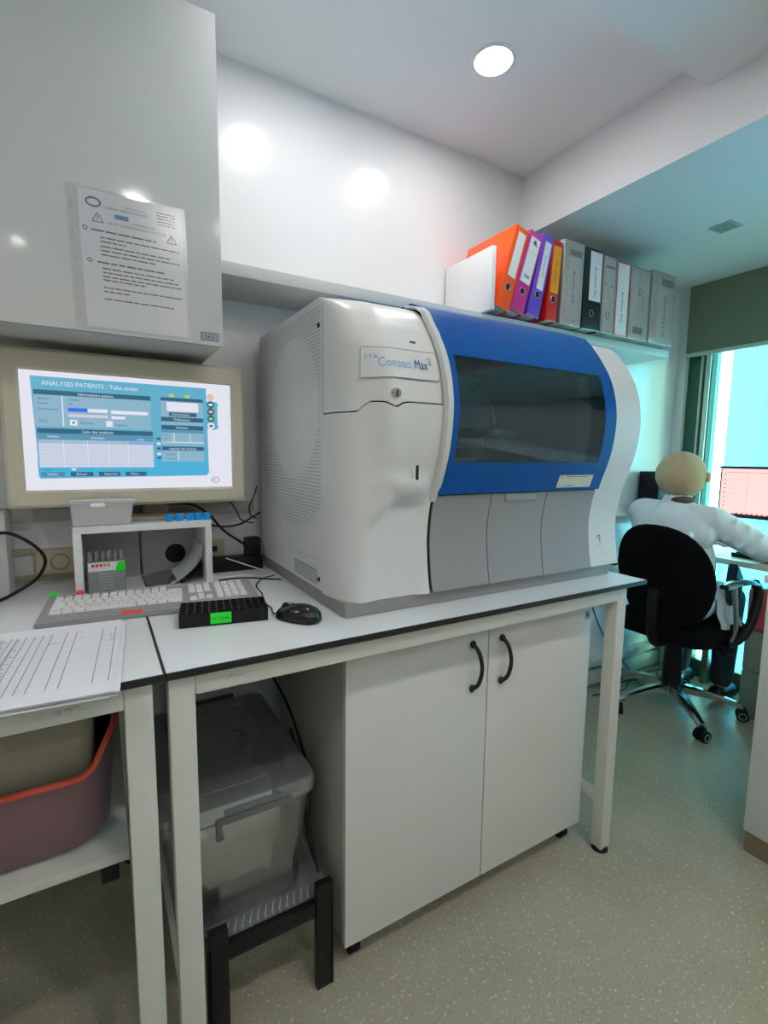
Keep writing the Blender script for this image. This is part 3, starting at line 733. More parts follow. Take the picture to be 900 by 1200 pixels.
p.poly([(.045, .045), (.865, .045), (.865, .07), (.87, .86), (.855, .885), (.06, .90)], sb, 1); p.rect(.055, .72, .86, .885, sb2, 2); p.rect(.86, .17, .925, .43, sb, 1); p.disc(.90, .20, .03, sb, 1); p.disc(.90, .41, .03, sb, 1)
def t2(s_, u, v, size, m=sw, wd=None, L=4):
    vs_, ps = text_mesh(s_, 1.0); wmax = max(q[0] for q in vs_); kx = (wd/wmax) if wd else size*.304/.517
    base = len(p.v)
    for q in vs_: p.v.append(tuple(p.f(u+q[0]*kx, v-q[1]*size, L)))
    i = p._m(m)
    for f_ in ps: p.p.append(tuple(base+k_ for k_ in f_)); p.mi.append(i)
t2('ANALYSES PATIENTS : Tube entier', .09, .115, .052, sw, .43)
p.rect(.055, .155, .575, .195, sd, 3); t2('Informations patient', .24, .187, .032, sw, .16); p.rect(.055, .195, .575, .46, sg, 2)
p.rect(.17, .20, .175, .455, sw, 3)
for v, s_, m_ in ((.235, 'Numéro', 0), (.275, 'Patient', 0), (.32, 'Date de naiss.', 0), (.42, 'Mode', 0)): t2(s_, .07, v, .026, sx)
t2('123456', .20, .235, .026, sx); t2('Mr', .20, .27, .026, sx)
p.rect(.195, .295, .37, .325, sw, 3); p.rect(.195, .295, .28, .325, sblu, 4); p.rect(.385, .30, .56, .33, sw, 3); p.rect(.195, .345, .37, .372, E('pinkish', (215, 205, 220)), 3); p.rect(.385, .35, .45, .375, sw, 3)
p.rect(.20, .395, .232, .445, sw, 3); p.rect(.212, .41, .22, .43, sd, 4); t2('Normale', .245, .43, .028, sx); p.rect(.36, .395, .39, .445, sw, 3); t2('Urgence', .40, .435, .028, sx)
p.rect(.06, .475, .58, .515, sd, 3); t2('Liste des analyses', .25, .507, .034, sw, .14); p.rect(.06, .515, .58, .57, E('bar2', (85, 150, 180)), 3)
t2('Analyse', .10, .55, .028); t2('Résultats', .29, .555, .028); t2('Unité', .50, .56, .028)
p.rect(.062, .57, .58, .805, st, 3)
for u in (.165, .27, .365, .455): p.rect(u, .57, u+.003, .805, sw, 4)
p.rect(.062, .572, .58, .60, E('row', (160, 190, 210)), 4); p.rect(.458, .575, .578, .595, E('rowblue', (120, 170, 235)), 5)
for i in range(6): p.rect(.062, .63+i*.03, .58, .6315+i*.03, sg, 4)
for i, s_ in enumerate(('Valider', 'Retour', 'Imprimer', 'Menu')): p.rect(.065+i*.125, .845, .165+i*.125, .882, sd if i else E('btn', (70, 140, 175)), 3); t2(s_, .09+i*.125, .872, .028, sw, L=5)
p.rect(.195, .815, .215, .83, sw, 3); t2('Dossier', .075, .83, .022, sx)
p.rect(.67, .12, .695, .148, sy, 3); p.rect(.75, .12, .775, .148, sy, 3)
p.rect(.625, .155, .845, .185, sd, 3); p.rect(.625, .185, .845, .335, sg, 2); p.rect(.655, .195, .82, .28, sw, 3); p.rect(.665, .29, .81, .325, sd, 3); t2('Commentaires', .68, .316, .026)
p.rect(.625, .335, .845, .375, sd, 3); t2('Prélèvement', .69, .365, .028, sw); p.rect(.625, .375, .845, .405, sg, 3)
p.rect(.625, .41, .845, .45, sd, 3); t2('Résultats', .70, .44, .028); p.rect(.625, .45, .845, .48, E('bar2', (85, 150, 180)), 3); p.rect(.625, .48, .845, .60, sg, 3); p.rect(.685, .48, .689, .565, sw, 4); p.rect(.77, .48, .773, .565, sw, 4); p.rect(.625, .565, .845, .572, sw, 4)
for i in range(3): t2('Ligne %d' % (i+1), .63, .51+i*.03, .022, sx)
p.rect(.625, .61, .845, .645, sd, 3); t2('Legende des resultats', .66, .638, .028); p.rect(.625, .65, .845, .75, sg, 3); p.rect(.705, .65, .709, .75, sw, 4)
t2('Minimum', .645, .69, .022, sx); t2('Maximum', .645, .73, .022, sx)
for i, (m_, m2) in enumerate(((so, so), (sd, sw), (E('olive', (70, 90, 90)), so), (sd, sy), (sw, E('plum', (120, 80, 120))))):
    v = .13+i*.068
    p.poly([(.888+.02*math.cos(a), v+.034*math.sin(a)) for a in (2*PI*k_/16 for k_ in range(16))], m_, 3); p.rect(.878, v-.01, .898, v+.012, m2, 4)
for i, v in enumerate((.53, .575, .62, .67, .705)): p.rect(.598, v, .618, v+.02, sw if i % 2 else sd, 3)
for r_, m_, L_ in ((1, E('grey', (165, 165, 165)), 3), (.75, sw, 4)): p.poly([(.905+.024*r_*math.cos(a), .93+.03*r_*math.sin(a)) for a in (2*PI*k_/16 for k_ in range(16))], m_, L_)
p.rect(.89, .925, .908, .935, E('grey', (165, 165, 165)), 5)
p.make('screen_image', t)
b = B(); b.rrect(.03, .27, 1.50, 1.64, 1.0885, 1.098, .02); b.box(.11, .18, MY+.062, MY+.09, 1.096, 1.25, .006); obj('stand', b, mat('stand_taupe', rgb(150, 140, 120), .5), t)

# ---------------------------------------------------------------- white open box under the monitor
t = thing('desk_organiser', 'white open-front box standing on the desk under the monitor', 'box', (.106, 1.55, .9))
b = B(); b.box(-.063, -.044, 1.452, 1.652, .9005, 1.068, .001); b.box(.257, .275, 1.452, 1.652, .9005, 1.068, .001); b.box(-.063, .275, 1.452, 1.652, 1.068, 1.087, .001); b.box(-.044, .257, 1.452, 1.652, .9005, .904)
obj('frame', b, WHITE, t)
# back panel with a round cable hole, in two leaves
def holed(b, x0, x1, z0, z1, cx, cz, r, y, n=32):
    out = []
    for i in range(n):
        a = 2*PI*i/n; c_, s_ = math.cos(a), math.sin(a)
        k_ = min(((x1-cx) if c_ > 0 else (cx-x0))/max(abs(c_), 1e-6), ((z1-cz) if s_ > 0 else (cz-z0))/max(abs(s_), 1e-6))
        out.append((cx+c_*k_, y, cz+s_*k_))
    inn = [(cx+r*math.cos(2*PI*i/n), y, cz+r*math.sin(2*PI*i/n)) for i in range(n)]
    b.loft([out, inn], cap=False)
BP = mat('back_board_grey', (.40, .41, .41), .5)
b = B(); holed(b, .104, .257, .904, 1.068, .199, .964, .030, 1.64); b.solid(.004); obj('back_panel', b, BP, t)
b = B(); b.box(-.044, .098, 1.636, 1.640, .904, 1.068); obj('back_panel', b, BP, t)
t = thing('hole_dark_backing', 'black block added behind the round hole of the desk box to darken it', 'backing', (.2, 1.67, .9))  # block and cord added so the open cable hole reads dark
b = B(); b.box(.150, .252, 1.650, 1.679, .9005, 1.02, .005); obj('case', b, BLACK, t)
b = B(); b.tube([(.20, 1.665, 1.02), (.205, 1.665, 1.05), (.23, 1.66, 1.085)], .003, 7, 5); obj('cord', b, BLACK, t)
# tube rack inside
CLR = clear('clear_plastic', (.92, .94, .95), .5, .1, haze=.18)
t = thing('reagent_tube_box', 'small clear tube box with green sticker inside the white desk box', 'box', (.008, 1.52, .904))
b = B(); b.box(-.036, .052, 1.48, 1.56, .9045, .985, .003); obj('body', b, clear('milky_plastic', (.85, .88, .88), .5, .15, haze=.42, hazecol=(.70, .73, .73)), t)
for i in range(6):
    b = B(); b.cyl((-.028+i*.0147, 1.50, .91), (-.028+i*.0147, 1.50, 1.008), .0062, n=12); b.sphere((-.028+i*.0147, 1.50, 1.008), .0062, 12, 6); obj('tube', b, CLR, t)
for i in range(6):
    b = B(); b.box(-.010, .026, 1.4785, 1.4795, .912+i*.008, .917+i*.008); obj('rib', b, mat('rib_grey', (.30, .33, .34), .5), t)
p = Print(lambda u, v, L: (u, 1.4788-.0005*L, v))
p.rect(-.034, .962, .050, .986, PAPER, 1)
for i in range(5): p.rect(-.026+i*.009, .974, -.019+i*.009, .982, mat('tag_red', rgb(215, 75, 65), .5) if i < 3 else YEL, 2)
GRN = mat('fluo_green', rgb(20, 235, 40), .5)
p.poly([(.030, .960), (.053, .960), (.053, .984), (.036, .984), (.030, .970)], GRN, 3); p.make('sticker', t)
# leaflets curled at the right inside
t = thing('leaflets', 'curled clear pockets of leaflets leaning inside the white desk box', 'papers', (.22, 1.54, .904))
b = B()
for k_ in range(3):
    b.grid(lambda u, v: (.254-.002*k_-.085*(1-u)**2.2+.0, 1.475+.14*v, .906+.10*u+.004*k_*u), [i/8 for i in range(9)], [i/3 for i in range(4)])
b.solid(.0008); obj('sheet', b, mat('leaflet', (.62, .64, .66), .4), t)
b = B(); b.grid(lambda u, v: (.252-.06*(1-u)**2, 1.478+.12*v, .906+.05*u), [i/6 for i in range(7)], [0, .5, 1]); b.solid(.001); obj('dark_sheet', b, mat('navy_sheet', (.02, .02, .06), .4), t)
b = B(); b.grid(lambda u, v: (.10+.12*u, 1.48+.14*v, .9055+.012*math.sin(u*2.4)), [i/6 for i in range(7)], [0, 1]); b.solid(.0006); obj('film', b, CLR, t)
# clear case on top
t = thing('clear_case', 'small clear plastic case on top of the white desk box', 'case', (.01, 1.49, 1.088))
b = B(); 
for ring_ in (0,): b.loft([rr(-.062, .070, 1.456, 1.498, 1.0885, .005), rr(-.066, .078, 1.454, 1.499, 1.142, .005)], cap=False)
b.solid(.0015); b.box(-.06, .068, 1.457, 1.497, 1.0885, 1.0895); MK = clear('milky_case', (.93, .94, .95), .6, .15, haze=.55, hazecol=(.97, .97, .98))
obj('tray', b, MK, t)
b = B(); b.box(-.069, .085, 1.452, 1.4995, 1.142, 1.155, .004); b.box(-.056, .062, 1.4515, 1.4535, 1.137, 1.142, .001); obj('lid', b, MK, t)
b = B(); b.box(-.02, .012, 1.4495, 1.4525, 1.136, 1.146, .001); obj('clasp', b, mat('clasp_white', (.85, .85, .88), .3), t)
BLC = mat('bright_blue_cap', rgb(0, 165, 245), .35)
for i, x in enumerate((.166, .193, .221, .242, .266)):
    b = B(); b.cyl((x, 1.470, 1.0875), (x, 1.470, 1.107), .0098, .0092, 20)
    for k_ in range(12):
        a = 2*PI*k_/12; b.box(x+.0096*math.cos(a)-.0006, x+.0096*math.cos(a)+.0006, 1.470+.0096*math.sin(a)-.0006, 1.470+.0096*math.sin(a)+.0006, 1.089, 1.105)
    single('blue_cylinder', b, BLC, ['first blue tube cap from the left on the white desk box', 'second blue tube cap from the left on the desk box', 'middle one of five blue tube caps on the desk box', 'fourth blue tube cap from the left on the desk box', 'rightmost blue tube cap on the corner of the desk box'][i], 'cap', 'blue tube caps on the desk box')

# ---------------------------------------------------------------- keyboard
KZ = .9005
t = thing('keyboard', 'grey computer keyboard with white keys on the desk', 'keyboard', (.113, 1.312, KZ), math.radians(-5))
KB = mat('keyboard_grey', (.30, .30, .30), .45); KW = mat('key_white', (.74, .74, .73), .4)
def ktop(y): return .010+.012*(y+.0925)/.185
b = B(); b.loft([[(x, y, 0) for x, y in ((-.24, -.095), (.24, -.095), (.24, .09), (-.24, .09))], [(x, y, ktop(y)) for x, y in ((-.24, -.095), (.24, -.095), (.24, .09), (-.24, .09))]]); bmesh.ops.bevel(b.bm, geom=list(b.bm.edges), offset=.003, segments=2, affect='EDGES')
obj('case', b, KB, t, local=True)
kmesh = {}
def key(cx, cy, w_, d=.0165):
    k_ = round(w_, 4)
    if k_ not in kmesh:
        b = B(); a = w_/2-.0008; h = d/2-.0008
        b.loft([[(-a, -h, 0), (a, -h, 0), (a, h, 0), (-a, h, 0)], [(-a+.002, -h+.002, .006), (a-.002, -h+.002, .006), (a-.002, h-.002, .0065), (-a+.002, h-.002, .0065)]]); kmesh[k_] = meshof('key', b, KW)
    o = bpy.data.objects.new('key', kmesh[k_]); C.objects.link(o); o.parent = t; o.location = (cx, cy, ktop(cy)-.0005); o.rotation_euler = (math.atan(.012/.185), 0, 0)
rows_k = [(.062, [.0185]*13, -.222), (.040, [.0185]*13+[.036], -.222), (.0215, [.027]+[.0185]*12+[.0275], -.222), (.003, [.032]+[.0185]*11+[.0400], -.222), (-.0155, [.023]+[.0185]*11+[.0480], -.222), (-.034, [.026, .0222, .0222, .105, .0222, .0222, .0222, .034], -.222)]
for y, ws, x in rows_k:
    for w_ in ws: key(x+w_/2, y, w_); x += w_+.0005
for y in (.062, .040, .0215): 
    for i in range(3): key(.083+i*.019, y, .0185)
for y, n0 in ((-.0155, (1,)), (-.034, (0, 1, 2))):
    for i in n0: key(.083+i*.019, y, .0185)
for y in (.062, .040, .0215, .003, -.0155, -.034):
    for i in range(4): key(.148+i*.019, y, .0185)
p = Print(lambda u, v, L: (u, v, ktop(v)+.0004*L)); RED = mat('fluo_red', rgb(255, 70, 50), .5)
p.rect(-.075, -.088, -.031, -.067, RED, 1); p.make('red_sticker', t, local=True)
for x, y, m_, lb in ((-.111, 1.452, GRN, 'tiny green cap behind the keyboard left end'), (-.054, 1.447, RED, 'small red cap behind the keyboard next to the desk box')):
    b = B(); b.cyl((x, y, .9003), (x, y, .920), .008, .0075, 16); b.sphere((x, y, .920), (.0085, .0085, .005), 14, 8)
    single('bottle_cap', b, m_, lb, 'cap')

# ---------------------------------------------------------------- black tube rack
t = thing('tube_rack', 'black perforated tube rack with green label in front of the keyboard', 'rack', (.236, 1.130, .9005), math.radians(-10))
b = B(); nx, ny = 12, 5; xs = []; ys = []
wx, wy = .188, .092; cx_, cy_ = wx/nx, wy/ny
for i in range(nx): xs += [-wx/2+i*cx_+.0, -wx/2+i*cx_+.0022, -wx/2+(i+1)*cx_-.0022]
for j in range(ny): ys += [-wy/2+j*cy_, -wy/2+j*cy_+.0022, -wy/2+(j+1)*cy_-.0022]
xs.append(wx/2); ys.append(wy/2)
def inhole(u, v):
    fu = ((u+wx/2) % cx_); fv = ((v+wy/2) % cy_); return .0022 < fu < cx_-.0022 and .0022 < fv < cy_-.0022
b.grid(lambda u, v: (u, v, .030), xs, ys, inhole)
for i in range(nx):
    for j in range(ny):
        x0 = -wx/2+i*cx_+.0022; x1 = x0+cx_-.0044; y0 = -wy/2+j*cy_+.0022; y1 = y0+cy_-.0044
        b.loft([[(x0, y0, .030), (x1, y0, .030), (x1, y1, .030), (x0, y1, .030)], [(x0+.001, y0+.001, .006), (x1-.001, y0+.001, .006), (x1-.001, y1-.001, .006), (x0+.001, y1-.001, .006)]], cap=False)
b.grid(lambda u, v: (u, v, .006), [-wx/2, wx/2], [-wy/2, wy/2])
b.loft([[(-wx/2, -wy/2, 0), (wx/2, -wy/2, 0), (wx/2, wy/2, 0), (-wx/2, wy/2, 0)], [(-wx/2, -wy/2, .030), (wx/2, -wy/2, .030), (wx/2, wy/2, .030), (-wx/2, wy/2, .030)]], cap=False)
obj('rack_body', b, BLACK, t, local=True, recalc=False)
for i in range(11):
    b = B(); b.box(-.09+i*.0171, -.088+i*.0171, -wy/2-.0012, -wy/2, .002, .028); obj('rib', b, BLACK, t, local=True)
p = Print(lambda u, v, L: (u, -wy/2-.0015-.0004*L, v)); p.rect(-.030, .004, .014, .029, GRN, 1); p.text('N° 2040', -.027, .012, .010, INK, 2, width=.037); p.make('green_label', t, local=True)

# ---------------------------------------------------------------- mouse and its cord
t = thing('computer_mouse', 'black computer mouse on the white table beside the rack', 'mouse', (.382, 1.040, .9005), math.radians(128))
b = B(); rings = []
for i in range(13):
    a = -PI/2+PI*i/12; x = .056*math.sin(a); r_ = max(.02, math.cos(a))**.62
    wd = .031*r_*(1-.12*math.sin(a)); hh = .036*max(.05, math.cos(a*.93))**.75*(1-.16*math.sin(a))
    rings.append([(x, wd*math.cos(q), .0015+hh*max(0, math.sin(q))**.8) if q <= PI+.001 else (x, wd*math.cos(q), .0015) for q in (2*PI*k_/20 for k_ in range(20))])
b.loft(rings); obj('shell', b, BLACKG, t, local=True, angle=60)
b = B(); b.cyl((.034, -.004, .0285), (.034, .004, .0285), .007, n=16); obj('wheel', b, RUBBER, t, local=True)
b = B(); b.tube([(.012, 0, .0372), (.03, 0, .0338), (.046, 0, .024)], .0007, 6, 4); obj('button_seam', b, DARK, t, local=True)
def cable(name, pts, r, m, label, sub=7):
    b = B(); b.tube(pts, r, 8, sub); o = single(name, b, m, label, 'cable'); return o
b = B(); b.tube([(.350, 1.081, .912), (.343, 1.094, .905), (.346, 1.12, .9035), (.352, 1.145, .903), (.350, 1.20, .903), (.368, 1.28, .903), (.375, 1.36, .903), (.41, 1.43, .903), (.46, 1.46, .903)], .0016, 7, 6); obj('cord', b, BLACK, t)

# ---------------------------------------------------------------- papers
t = thing('paper_stack', 'stack of white ruled record sheets at the left desk front edge', 'papers', (-.16, 1.02, .9005), math.radians(-4))
for k_ in range(7):
    b = B(); ox = random.uniform(-.006, .004)-(.012 if k_ < 3 else 0)*(k_ % 2); oy = random.uniform(-.006, .006)
    z0 = .0002+k_*.0017
    def ff(u, v): return (u+ox, v+oy, z0+.0014*0+.010*math.exp(-((v-.178)/.02)**2)*.4*(k_ == 6))
    b.grid(ff, [-.21, -.1, 0, .1, .183], [-.172, -.09, 0, .09, .14, .16, .18]); b.solid(.0012); obj('sheet', b, PAPER, t, local=True)
p = Print(lambda u, v, L: (u+ox, v+oy, z0+.0005+.0002*L)); LN = mat('ruled_line', (.22, .22, .27), .7)
for i in range(12): p.rect(-.19+i*.012, -.13, -.1892+i*.012, .145, LN)
for u in (-.034, -.018, -.004, .006, .020, .034, .048, .063, .088, .105, .151, .174): p.rect(u-.0006, -.13, u+.0006, .145, LN)
for i in range(40): p.rect(-.20, -.13+i*.0068,   .063 if i % 4 else .174, -.1296+i*.0068, LN if i % 4 else mat('faint_line', (.55, .55, .60), .7))
for i in range(26):
    v = -.125+i*.0103
    for j in range(5): p.scribble(-.10+j*.026, v, -.10+j*.026+random.uniform(.004, .016), .0035, LN, 2, seed=i*7+j)
def curl(u, v, s_, n_, sd):
    rnd = random.Random(sd); pu, pv = u, v
    for i in range(n_):
        nu = u+i*s_*.3+rnd.uniform(-s_, s_)*.6; nv = v+rnd.uniform(-s_, s_); 
        if math.hypot(nu-pu, nv-pv) > 1e-4: p.line(pu, pv, nu, nv, .0006, LN, 2)
        pu, pv = nu, nv
curl(.062, .085, .005, 14, 3); curl(.112, .10, .004, 8, 5); curl(.155, .07, .010, 10, 8); curl(.155, .10, .01, 8, 9)
p.make('ruled_print', t, local=True)
for x in (-.165, -.145): 
    pass

# ---------------------------------------------------------------- wall sockets, power strip and cables behind
SOCK = mat('socket_cream', rgb(196, 186, 160), .45)
t = thing('wall_socket', 'cream round wall socket in the trunking left of the desk box', 'socket', (-.106, 1.68, .96))
b = B(); b.box(-.165, -.062, 1.672, WY-.001, .926, .998, .003); obj('plate', b, SOCK, t)
b = B(); b.loft([[(-.106+r_*math.cos(a), y, .961+r_*math.sin(a)) for a in (2*PI*i/24 for i in range(24))] for r_, y in ((.024, 1.672), (.024, 1.667), (.021, 1.666), (.018, 1.680))], cap=False); obj('socket_ring', b, mat('socket_dim', rgb(168, 156, 130), .5), t)
for x in (-.114, -.098):
    b = B(); b.cyl((x, 1.676, .961), (x, 1.681, .961), .003, n=10); obj('pin_hole', b, DARK, t)
b = B(); b.box(-1.6, -.17, 1.686, WY-.0005, .985, 1.002, .002); b.box(-1.6, .46, 1.688, WY-.0005, .905, .925, .002)
single('cable_trunking', b, mat('trunking_beige', rgb(178, 172, 150), .5), 'beige cable trunking strip on the wall behind the desk', 'trunking')
t = thing('wall_socket', 'pale wall socket just right of the white desk box', 'socket', (.335, 1.68, .965))
b = B(); b.box(.312, .356, 1.668, 1.6835, .935, .993, .003); obj('plate', b, SOCK, t)
t = thing('power_strip', 'black power strip lying behind the analyser and the desk box', 'power strip', (.40, 1.60, .9))
b = B(); b.box(.30, .460, 1.575, 1.63, .9005, .945, .006, rot=Matrix.Rotation(-.06, 3, 'Z')); obj('body', b, BLACK, t)
b = B(); b.box(.405, .455, 1.58, 1.62, .945, 1.005, .006); obj('plug', b, BLACK, t)
b = B(); b.box(.300, .330, 1.655, 1.667, .955, .972, .003); obj('wall_plug', b, BLACK, t)
cable('black_cable', [(.17, 1.60, 1.125), (.24, 1.575, 1.122), (.29, 1.57, 1.09), (.33, 1.57, 1.04), (.38, 1.57, 1.0), (.43, 1.60, .965), (.462, 1.64, .95)], .0038, BLACK, 'thick black cable sloping from behind the monitor to the power strip')
cable('black_cable', [(.22, 1.60, 1.12), (.28, 1.61, 1.135), (.35, 1.61, 1.13), (.38, 1.61, 1.10), (.40, 1.61, 1.06), (.44, 1.61, 1.05)], .002, BLACK, 'thin black cable arching under the monitor corner')
cable('black_cable', [(.462, 1.645, 1.17), (.45, 1.645, 1.13), (.435, 1.645, 1.10), (.44, 1.645, 1.07), (.46, 1.645, 1.06)], .002, BLACK, 'black cable hanging by the rear edge of the analyser')
cable('black_cable', [(.29, 1.595, 1.055), (.34, 1.595, 1.045), (.39, 1.595, 1.05), (.43, 1.595, 1.07), (.47, 1.64, 1.08)], .003, BLACK, 'black cable looping between desk box and analyser')
cable('white_cable', [(.335, 1.56, .95), (.40, 1.53, .925), (.45, 1.52, .905), (.470, 1.50, .9035)], .0017, mat('cable_white', (.7, .7, .7), .4), 'white cable running from the power strip to the analyser')
cable('white_cable', [(.285, 1.53, .903), (.33, 1.50, .903), (.38, 1.51, .903), (.42, 1.47, .903), (.466, 1.46, .903)], .0016, mat('cable_white', (.7, .7, .7), .4), 'thin white cable lying behind the keyboard')
cable('black_cable', [(.295, 1.47, .9035), (.34, 1.475, .9035), (.39, 1.455, .9035), (.43, 1.42, .9035), (.462, 1.40, .9035)], .0022, BLACK, 'black cable curving on the table beside the analyser base')
cable('black_cable', [(-.235, 1.515, 1.073), (-.20, 1.50, 1.075), (-.165, 1.48, 1.06), (-.135, 1.48, 1.03), (-.125, 1.48, 1.00), (-.14, 1.48, .965), (-.17, 1.48, .94), (-.22, 1.47, .915), (-.27, 1.46, .905)], .0042, BLACK, 'thick black cable loop at the far left of the desk')
t = thing('desk_device', 'pale grey device at the left edge of the desk', 'device', (-.28, 1.58, .9))
b = B(); b.box(-.36, -.206, 1.53, 1.63, .9005, 1.125, .008); obj('housing', b, mat('device_grey', (.50, .51, .50), .4), t)
b = B(); b.box(-.34, -.23, 1.528, 1.531, .95, 1.10, .002); obj('front_plate', b, mat('device_front', (.35, .36, .36), .4), t)

# ---------------------------------------------------------------- pink tub on the lower shelf at left
t = thing('storage_tub', 'pink plastic tub with red rim on the shelf under the left table', 'tub', (-.22, 1.2, .5285))
def tubring(z, ins, r=.075): return rr(-.44+ins, .005-ins, .985+ins, 1.44-ins, z, r, 6)
def rimz(x, y): return .690+.135*sst(1.03, 1.16, y)+.06*sst(-.045, .004, x)*(1-sst(1.03, 1.16, y))
b = B(); base = [tubring(.530, .05, .05), tubring(.533, .035, .055), tubring(.56, .015, .07)]
top_ = [(x, y, rimz(x, y)) for x, y, _ in tubring(0, 0)]
mid = [(x, y, (.56+rimz(x, y))/2) for x, y, _ in tubring(0, .006)]
b.loft(base+[mid, top_], cap=False); b.solid(.003)
b.bm.faces.new([b.bm.verts.new(q) for q in tubring(.531, .052, .05)]) 
obj('body', b, mat('pink_tub', rgb(124, 94, 100), .45, var=.12, scale=4), t)
b = B(); b.tube(top_, .006, 7, 1, closed=True); obj('rim', b, mat('red_rim', rgb(214, 84, 62), .45), t)
b = B(); b.box(-.40, -.03, 1.02, 1.40, .64, .815, .03, 3); b.box(-.39, -.05, 1.04, 1.38, .54, .66, .01)
obj('contents', b, mat('beige_sack', rgb(150, 146, 126), .75, var=.1, scale=6, bump=.3), t, label='beige bag filling the tub')

# ---------------------------------------------------------------- clear storage box on its black stand
t = thing('low_stand', 'low black metal stand with clear top under the storage box', 'stand', (.29, 1.2, 0))
for (x, y) in ((.152, .968), (.396, .968), (.152, 1.40), (.396, 1.40)):
    b = B(); b.box(x, x+.042, y, y+.020, 0, .272 if y < 1 else .24, .002); b.box(x if x < .3 else x+.036, x+.006 if x < .3 else x+.042, y, y+.034, 0, .24, .001); obj('leg', b, BLACK, t)
for y in (.988-.015, 1.405):
    b = B(); b.box(.194, .396, y, y+.02, .192, .228, .002); obj('crossbar', b, BLACK, t)
for x in (.156, .404):
    b = B(); b.box(x, x+.03, 1.003, 1.40, .192, .228, .002); obj('crossbar', b, BLACK, t)
b = B(); b.box(.153, .438, .990, 1.43, .2285, .2365, .002)
GT = clear('ribbed_glass', (.88, .93, .93), .2, .15, haze=.25, hazecol=(.6, .62, .6)); gt = obj('glass_top', b, GT, t)
for i in range(16):
    b = B(); b.tube([(.160+i*.017, .992, .2370), (.172+i*.017, 1.02, .2370)], .0012, 5, 1); obj('rib', b, mat('glass_rib', (.42, .44, .43), .3), gt)
t = thing('storage_box', 'clear plastic storage box with grey latch lid on the black stand', 'box', (.24, 1.23, .2375))
SB = clear('storage_plastic', (.985, .99, .99), .05, .16, haze=.035, hazecol=(.7, .73, .72))
def sring(z, i_, r=.03): return rr(.075+i_, .405-i_, 1.0+i_, 1.465-i_, z, r, 5)
b = B(); b.loft([sring(.240, .035), sring(.243, .026), sring(.50, .006)], cap=False); b.solid(.002); b.bm.faces.new([b.bm.verts.new(q) for q in sring(.241, .034)]); obj('bin', b, SB, t)
b = B(); b.loft([sring(.498, .001, .035), sring(.500, -.008, .04), sring(.525, -.008, .04), sring(.535, -.002, .035), sring(.538, .012, .03), sring(.538, .050, .02), sring(.532, .055, .02)], cap=False); b.bm.faces.new([b.bm.verts.new(q) for q in sring(.5315, .055, .02)]); b.solid(.002)
lid = obj('lid', b, clear('lid_plastic', (.93, .95, .95), .2, .2, haze=.16, hazecol=(.62, .66, .66)), t)
b = B(); b.tube([(.262+.045*math.cos(a), 1.24+.045*math.sin(a), .534) for a in (math.radians(-70+i*14) for i in range(11))], [.003]*3+[.006]*5+[.003]*3, 6, 2); obj('moulded_grip', b, mat('grip_dark', (.10, .11, .11), .4), lid)
LAT = mat('latch_grey', (.12, .125, .125), .35)
b = B(); b.box(.178, .192, .985, .994, .466, .512, .002); b.box(.330, .344, .985, .994, .475, .512, .002); b.box(.178, .344, .983, .993, .500, .514, .003); b.cyl((.190, .984, .476), (.190, .981, .476), .004, n=10); b.cyl((.332, .984, .482), (.332, .981, .482), .004, n=10); obj('latch', b, LAT, t)
b = B(); b.box(.196, .322, .986, .9915, .515, .530, .002); obj('latch_grip', b, mat('latch_blue_grey', (.13, .15, .15), .35), t)
b = B(); b.box(.19, .33, 1.474, 1.482, .50, .541, .003); obj('latch', b, mat('latch_dark', (.03, .03, .03), .4), t)
# contents: white bags
t = thing('white_bag', 'crumpled white bag inside the clear storage box', 'bag', (.26, 1.2, .243))
b = B(); q = bmesh.ops.create_icosphere(b.bm, subdivisions=4, radius=1)
for v in q['verts']:
    n_ = v.co.copy(); s_ = 1+.05*math.sin(n_.x*7+n_.z*3)+.04*math.sin(n_.y*11+2*n_.z)+.03*math.sin(n_.x*17-n_.y*9)
    c_ = Vector([math.copysign(abs(k_)**.62, k_) for k_ in n_])*s_
    v.co = Vector((.243+c_.x*.116, 1.215+c_.y*.158, .352+c_.z*.094))
for f_ in b.bm.faces: f_.smooth = True
obj('film', b, mat('white_bag', (.86, .87, .83), .5, var=.05, scale=20, bump=.4), t, angle=80)
cable('black_cable', [(.42, 1.02, .262), (.415, 1.06, .35), (.437, 1.12, .45), (.445, 1.3, .55), (.44, 1.5, .60)], .0035, BLACK, 'black cord running up beside the storage box')
cable('black_cable', [(.425, 1.06, .26), (.425, 1.1, .30), (.445, 1.2, .42), (.450, 1.3, .48)], .0025, BLACK, 'second thin cord beside the storage box')

